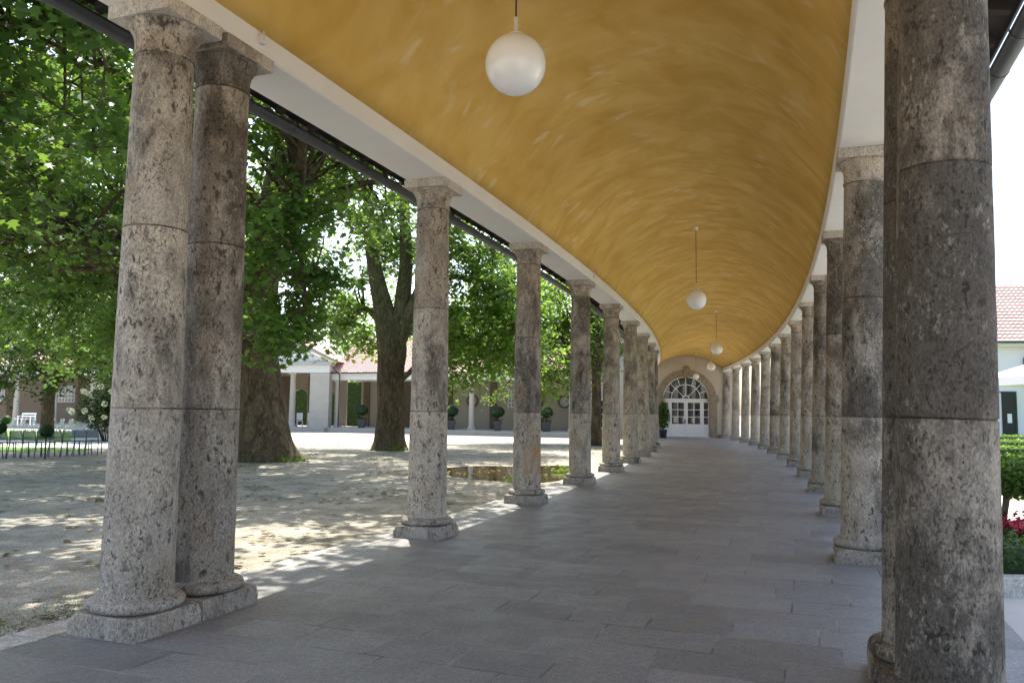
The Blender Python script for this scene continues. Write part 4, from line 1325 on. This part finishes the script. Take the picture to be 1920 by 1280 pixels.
for xc in (1.25, 3.55, 5.85):
    ts = np.linspace(0, math.pi, 16); r = .65
    for i in range(15):
        xa, za, xb, zb = xc + r * math.cos(ts[i]), zs_ + r * math.sin(ts[i]), xc + r * math.cos(ts[i + 1]), zs_ + r * math.sin(ts[i + 1])
        mb.prism([(xb, zb), (xa, za), (xa, 5), (xb, 5)], D, D + .3, Tp)
for x0, x1 in ((0, .6), (1.9, 2.9), (4.2, 5.2), (6.5, Lp_)): mb.prism([(x0, zs_), (x1, zs_), (x1, 5), (x0, 5)], D, D + .3, Tp)
mb.build('wall', M['far_wall'], pe)
for x in (2.4, 4.7):
    mb = MB(); mb.prism([(x - .38, PZ), (x + .38, PZ), (x + .38, 4.3), (x - .38, 4.3)], D - .15, D - .003, Tp); mb.build('pilaster', M['far_brown'], pe)
mb = MB(); small_window(mb, 4.55, 5.35, PZ, 2.5, D - .17, Tp, 2, 4, .04); o = mb.build('glazed_door', M['black'], pe)
mb = MB(); mb.prism([(4.56, PZ), (5.34, PZ), (5.34, 2.5), (4.56, 2.5)], D - .19, D - .155, Tp); mb.build('pane', M['farglass'], o)
mb = MB(); mb.tube([Tp(Lp_ + .2, -.75, 4.95), Tp(Lp_ + .7, -.3, 4.3), Tp(Lp_ + .72, -.3, 4.0), Tp(Lp_ + .72, -.3, .1)], .05, 8); mb.build('downpipe', M['gutter'], pe)
mb = MB(); q = Tp(3.6, 2.2, 3.9); mb.lathe([(.19 * math.sin(t) + .001, -.19 * math.cos(t)) for t in np.linspace(.01, math.pi - .01, 14)], 20, q, cap=False); mb.tube([q, (q[0], q[1], 4.42)], .015, 6)
mb.build('globe_lamp', M['opal'], pe)
for i, (x, rz) in enumerate(((4.65, .15), (5.6, -.25))):
    q = Tp(x, 1.2, PZ - .02)
    e = empty('white_chair', q, (0, 0, rz), ['white high-backed chair under the portico, left one', 'white high-backed chair turned aside under the portico, right one'][i], 'chair', 'white chairs under the portico')
    mb = MB(); mb.box((0, 0, .45), (.46, .44, .05)); mb.build('seat', M['white'], e, local=True)
    mb = MB(); mb.box((0, -.22, .80), (.46, .04, .55)); mb.build('backrest', M['white'], e, local=True)
    for sx in (-1, 1):
        for sy in (-1, 1): mb = MB(); mb.box((sx * .2, sy * .19, .21), (.045, .045, .43)); mb.build('leg', M['white'], e, local=True)

# box balls in square pots along the terrace
def topiary(x, y, z, label, r=.62, zc_=1.62, pot=.34):
    e = empty('potted_topiary', (x, y, z), label=label, cat='potted topiary', group='topiary balls in dark pots along the far terrace')
    mb = MB()
    for k, (w0, w1, z0, z1) in enumerate(((pot * .8, pot, 0, .6), (pot * 1.08, pot * 1.08, .602, .68))):
        mb.add([(-w0, -w0, z0), (w0, -w0, z0), (w0, w0, z0), (-w0, w0, z0), (-w1, -w1, z1), (w1, -w1, z1), (w1, w1, z1), (-w1, w1, z1)], [(0, 3, 2, 1), (4, 5, 6, 7), (0, 1, 5, 4), (1, 2, 6, 5), (2, 3, 7, 6), (3, 0, 4, 7)])
    mb.build('pot', M['pot'], e, local=True)
    mb = MB(); mb.tube([(0, 0, .62), (.02, .01, 1.0), (0, 0, zc_)], .03, 8); mb.build('stem', M['bark'], e, local=True)
    sd = int(abs(x) * 100)
    d = np.random.default_rng(sd).normal(size=(900, 3)); d /= np.linalg.norm(d, axis=1)[:, None]
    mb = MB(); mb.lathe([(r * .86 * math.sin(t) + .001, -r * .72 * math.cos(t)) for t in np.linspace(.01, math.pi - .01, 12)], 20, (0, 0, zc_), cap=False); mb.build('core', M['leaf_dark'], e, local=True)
    leaf_obj('foliage', np.array((0, 0, zc_)) + d * np.array((r, r, r * .82)) * np.random.default_rng(sd + 1).uniform(.86, 1.03, 900)[:, None], .12, M['leaf_dark'], e, 'oval', up=.3, seed=sd, local=True)
    q = np.random.default_rng(sd + 2).normal(size=(90, 3)) * np.array((.16, .16, .06)) + np.array((0, 0, .74))
    leaf_obj('underplanting', q, .11, M['leaf_dark'], e, 'oval', seed=sd + 3, local=True)


def on_wing(px, off=-.55):
    best = None
    for s in np.linspace(0, Lr, 600):
        q = Tr(s, off, 0); p = 960 + q[0] / q[1] * 1500
        if best is None or abs(p - px) < best[0]: best = (abs(p - px), q)
    return best[1]


for px, lab in ((681, 'leftmost potted box ball, standing left of the forked trunk'), (849, 'potted box ball just right of the speckled single column'),
                (935, 'potted box ball in the middle of the far terrace, between two columns'), (1026, 'potted box ball right of the orange-stained column')):
    q = on_wing(px); topiary(q[0], q[1], PZ, lab, .50, 1.32, .29)

# leafy pot plant beside the end doors
q = TE(-1.75, -2.3, 0)
e = empty('potted_bush', (q[0], q[1], 0), label='feathery green bush in a dark pot beside the white double doors', cat='potted plant')
mb = MB(); mb.lathe([(.02, 0), (.20, .0), (.26, .5), (.28, .52), (.28, .56), (.23, .56), (.22, .5)], 24); mb.build('pot', M['pot'], e, local=True)
mb = MB()
for k in range(9): a = k * .7; mb.tube([(0, 0, .5), (.2 * math.cos(a), .2 * math.sin(a), 1.2), (.38 * math.cos(a), .38 * math.sin(a), 1.8)], [.018, .012, .006], 5)
mb.build('stems', M['bark'], e, local=True)
p_ = ell((0, 0, 1.55), (.5, .5, .95), 1300, 120, .6, .6); p_[:, :2] *= (1.1 - .35 * (p_[:, 2:3] - 1.0))
leaf_obj('foliage', p_, .16, M['leaf_box'], e, 'quad', up=.2, droop=-.6, seed=121, local=True)
# ---------------------------------------------------------------- the garden on the right
def hedge(name, label, x0, y0, x1, y1, z, m, n, ls, group=None, cat='hedge', seed=1, rz=0.0):
    cx, cy = (x0 + x1) / 2, (y0 + y1) / 2; w, d = x1 - x0, y1 - y0
    e = empty(name, (cx, cy, 0), (0, 0, rz), label, cat, group)
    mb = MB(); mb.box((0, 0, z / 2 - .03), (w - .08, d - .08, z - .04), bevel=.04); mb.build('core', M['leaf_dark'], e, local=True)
    g = np.random.default_rng(seed)
    a_top, a_s, a_f = w * d, d * z, w * z
    p = []
    for _ in range(n):
        u = g.uniform(0, a_top + 2 * a_s + 2 * a_f)
        x, y, zz = g.uniform(-w / 2, w / 2), g.uniform(-d / 2, d / 2), g.uniform(0.02, z)
        if u < a_top: zz = z
        elif u < a_top + 2 * a_s: x = (-1 if u < a_top + a_s else 1) * w / 2
        else: y = (-1 if u < a_top + 2 * a_s + a_f else 1) * d / 2
        p.append((x, y, zz))
    p = np.array(p) + g.normal(size=(n, 3)) * .022
    leaf_obj('foliage', p, ls, m, e, 'oval', up=.35, seed=seed, local=True)
    return e


# the front bed with its kerb
e = empty('planting_bed', (5.6, 8.2, 0), label='raised stone kerb round the flower bed beside the nearest column', cat='kerb')
mb = MB(); mb.box((6.3, 7.50, .05), (3.9, .20, .22), bevel=.012); mb.box((4.45, 8.75, .048), (.20, 2.3, .215), rz=-.25, bevel=.012); mb.build('kerb', M['kerb'], e)
mb = MB(); mb.box((6.5, 9.2, .0), (3.4, 3.1, .14)); mb.build('soil', M['far_brown'], e)
hedge('low_hedge', 'low dark clipped hedge on the kerb in front of the pink flowers', 4.62, 7.66, 8.0, 8.12, .42, M['leaf_box'], 5200, .042, seed=201)
fl = empty('flower_bed', (5.4, 8.6, 0), label='pink begonias flowering behind the low dark hedge', cat='flowers')
p_ = ell((5.7, 8.75, .30), (1.1, .45, .28), 700, 203, .06, .6); leaf_obj('foliage', p_, .10, M['leaf_dark'], fl, 'oval', seed=203)
p_ = np.concatenate([c + np.random.default_rng(i).normal(size=(26, 3)) * np.array((.045, .045, .03)) for i, c in enumerate(ell((5.7, 8.7, .46), (1.1, .42, .16), 34, 204, .36, .5))])
leaf_obj('blossom', p_, .055, M['petal_pink'], fl, 'oval', up=.4, seed=205)
tp = empty('standard_topiary', (5.66, 9.25, 0), label='small round-crowned standard tree above the pink flowers at the right edge', cat='topiary')
mb = MB(); mb.tube([(5.60, 9.25, .05), (5.62, 9.25, .4), (5.68, 9.25, .78)], [.035, .03, .04], 9); mb.tube([(5.68, 9.25, .72), (5.85, 9.2, .95)], .02, 7); mb.build('stem', M['bark'], tp)
p_ = ell((5.80, 9.25, .94), (.36, .34, .27), 1500, 206, .6, .4); leaf_obj('foliage', p_, .07, M['leaf_plane'], tp, 'oval', up=.4, seed=206)
mb = MB(); mb.tube([(5.72, 8.98, .1), (5.72, 8.98, .75)], .008, 6); mb.lathe([(.001, .75), (.03, .76), (.03, .80), (.001, .82)], 10, (5.72, 8.98, 0)); tag(mb.build('garden_stake', M['black']), 'thin dark garden spike lamp among the pink flowers', 'garden lamp')
blob([(4.9, 10.4), (9, 9.9), (30, 10.5), (34, 17), (12, 17), (6.5, 14)], -.040, M['gravel_pale'], 'pale_walk', amp=.05)
mb = MB()
pts = []
for i in range(24):
    for j in range(9):
        x = 5.6 + i * .16; y = 10.0 + j * .16
        pts.append((x, y, -.03 + .30 * math.exp(-((x - 6.6) / 1.1) ** 2 - ((y - 10.6) / .45) ** 2)))
mb.add(pts, [(i * 9 + j, (i + 1) * 9 + j, (i + 1) * 9 + j + 1, i * 9 + j + 1) for i in range(23) for j in range(8)], True)
tag(mb.build('earth_mound', M['lawn']), kind='structure')
for i, (y, z, x0, x1, n) in enumerate(((17.5, .50, 8.6, 15, 5000), (20.5, .62, 10.2, 18, 5200), (24.5, .72, 12.3, 22, 5600), (29, .80, 15, 27, 6200), (34.5, .85, 18, 32, 6600))):
    hedge('clipped_hedge', 'sunlit bright green box hedge in the garden, %s row counted from the flower bed' % ORD[i], x0, y, x1, y + .8, z, M['leaf_hedge'], n, .09, 'box hedges in the garden', seed=210 + i)
blob([(13, 17.2), (40, 17.2), (60, 42), (24, 42)], -.041, M['lawn'], 'garden_lawn', amp=.05)

# the house with the red roof
Th, Lh = frame((22.5, 44.5), (42, 41.5))
hm_ = Th(Lh / 2, 0, 0)
he = empty('house', (hm_[0], hm_[1], 0), label='white house with a red tiled roof beyond the garden at the right edge', cat='house')
mb = MB(); mb.prism([(0, -.1), (Lh, -.1), (Lh, 5.75), (0, 5.75)], 0, 8, Th); mb.build('wall', M['wallwhite'], he)
mb = MB(); mb.prism([(-.3, 5.5), (Lh, 5.5), (Lh, 5.74), (-.3, 5.74)], -.45, -.003, Th); mb.build('soffit', M['beam'], he)
mb = roof_tiles(-.4, Lh, -.55, 4, 5.76, 9.55, Th, cut0=.2, px=.26, nrow=18); mb.build('roof', M['tile'], he)
mb = MB(); mb.tube([Th(-.4, -.6, 5.74), Th(Lh, -.6, 5.74)], .075, 8)
xd = 5.6
mb.tube([Th(xd + .35, -.58, 5.7), Th(xd + .35, -.5, 5.35), Th(xd - .05, -.1, 4.85), Th(xd - .05, -.1, 3.9)], .055, 8); mb.build('gutter', M['gutter'], he)
mb = MB(); mb.prism([(xd - 1.25, -.02), (xd - .6, -.02), (xd - .6, 3.0), (xd - 1.25, 3.0)], -.06, -.003, Th); d_ = mb.build('door', M['black'], he)
mb = MB(); mb.prism([(xd - .6, -.02), (xd - .5, -.02), (xd - .5, 3.06), (xd - .6, 3.06)], -.08, -.003, Th); mb.prism([(xd - 1.35, 3.0), (xd - .601, 3.0), (xd - .601, 3.06), (xd - 1.35, 3.06)], -.08, -.003, Th); mb.build('door_frame', M['leaf_dark'], d_)
mb = MB(); mb.prism([(xd - 1.0, 1.35), (xd - .78, 1.35), (xd - .78, 1.85), (xd - 1.0, 1.85)], -.075, -.0605, Th); mb.build('notice', M['white'], d_)
mb = MB(); mb.prism([(xd + .2, 3.55), (xd + 9, 3.55), (xd + 9, 3.75), (xd + .2, 3.75)], -1.9, -.06, Th); mb.prism([(xd + 2, 3.75), (xd + 9, 5.6), (xd + 9, 5.75), (xd + .3, 3.85), (xd + .1, 3.7)], -1.95, -1.2, Th); mb.build('porch_roof', M['tile'], he)
mb = MB(); mb.prism([(xd + .4, .02), (xd + 2.0, .02), (xd + 2.0, 3.5), (xd + .4, 3.5)], -.05, -.003, Th); mb.build('shutter', M['pale_steel'], he)
mb = MB(); mb.tube([Th(xd + 2.1, -.6, -.05), Th(xd + 2.1, -.6, 3.5)], .09, 10); mb.build('porch_post', M['gutter'], he)

ux, uy = 17.8, 25.8
u = empty('parasol', (ux, uy, 0), label='white market parasol at the right picture edge before the house', cat='parasol')
mb = MB(); mb.tube([(ux, uy, 0), (ux, uy, 3.75)], .03, 10); mb.build('pole', M['pale_steel'], u)
mb = MB(); mb.box((ux, uy, 0), (.7, .7, .14), bevel=.02); mb.build('base', M['pot'], u)
mb = MB(); s = 1.72
crn = [(-s, -s), (s, -s), (s, s), (-s, s)]
vs = [(ux, uy, 3.72)] + [(ux + a, uy + b, 2.95) for a, b in crn] + [(ux + a, uy + b, 2.67) for a, b in crn]
vs += [(p[0], p[1], p[2] - .012) for p in vs[:1]] + [(ux + a * .99, uy + b * .99, 2.94) for a, b in crn] + [(ux + a * .99, uy + b * .99, 2.67) for a, b in crn]
fs = []
for i in range(4):
    k = (i + 1) % 4
    fs += [(0, 1 + i, 1 + k), (1 + i, 5 + i, 5 + k, 1 + k), (9, 10 + k, 10 + i), (10 + i, 10 + k, 14 + k, 14 + i), (5 + i, 14 + i, 14 + k, 5 + k)]
mb.add(vs, fs); mb.build('canopy', M['white'], u)

hedge('tall_hedge', 'tall leafy hedge seen through the arches of the portico', -30, 74, -2, 75.5, 4.2, M['leaf_light'], 5200, .30, seed=260)
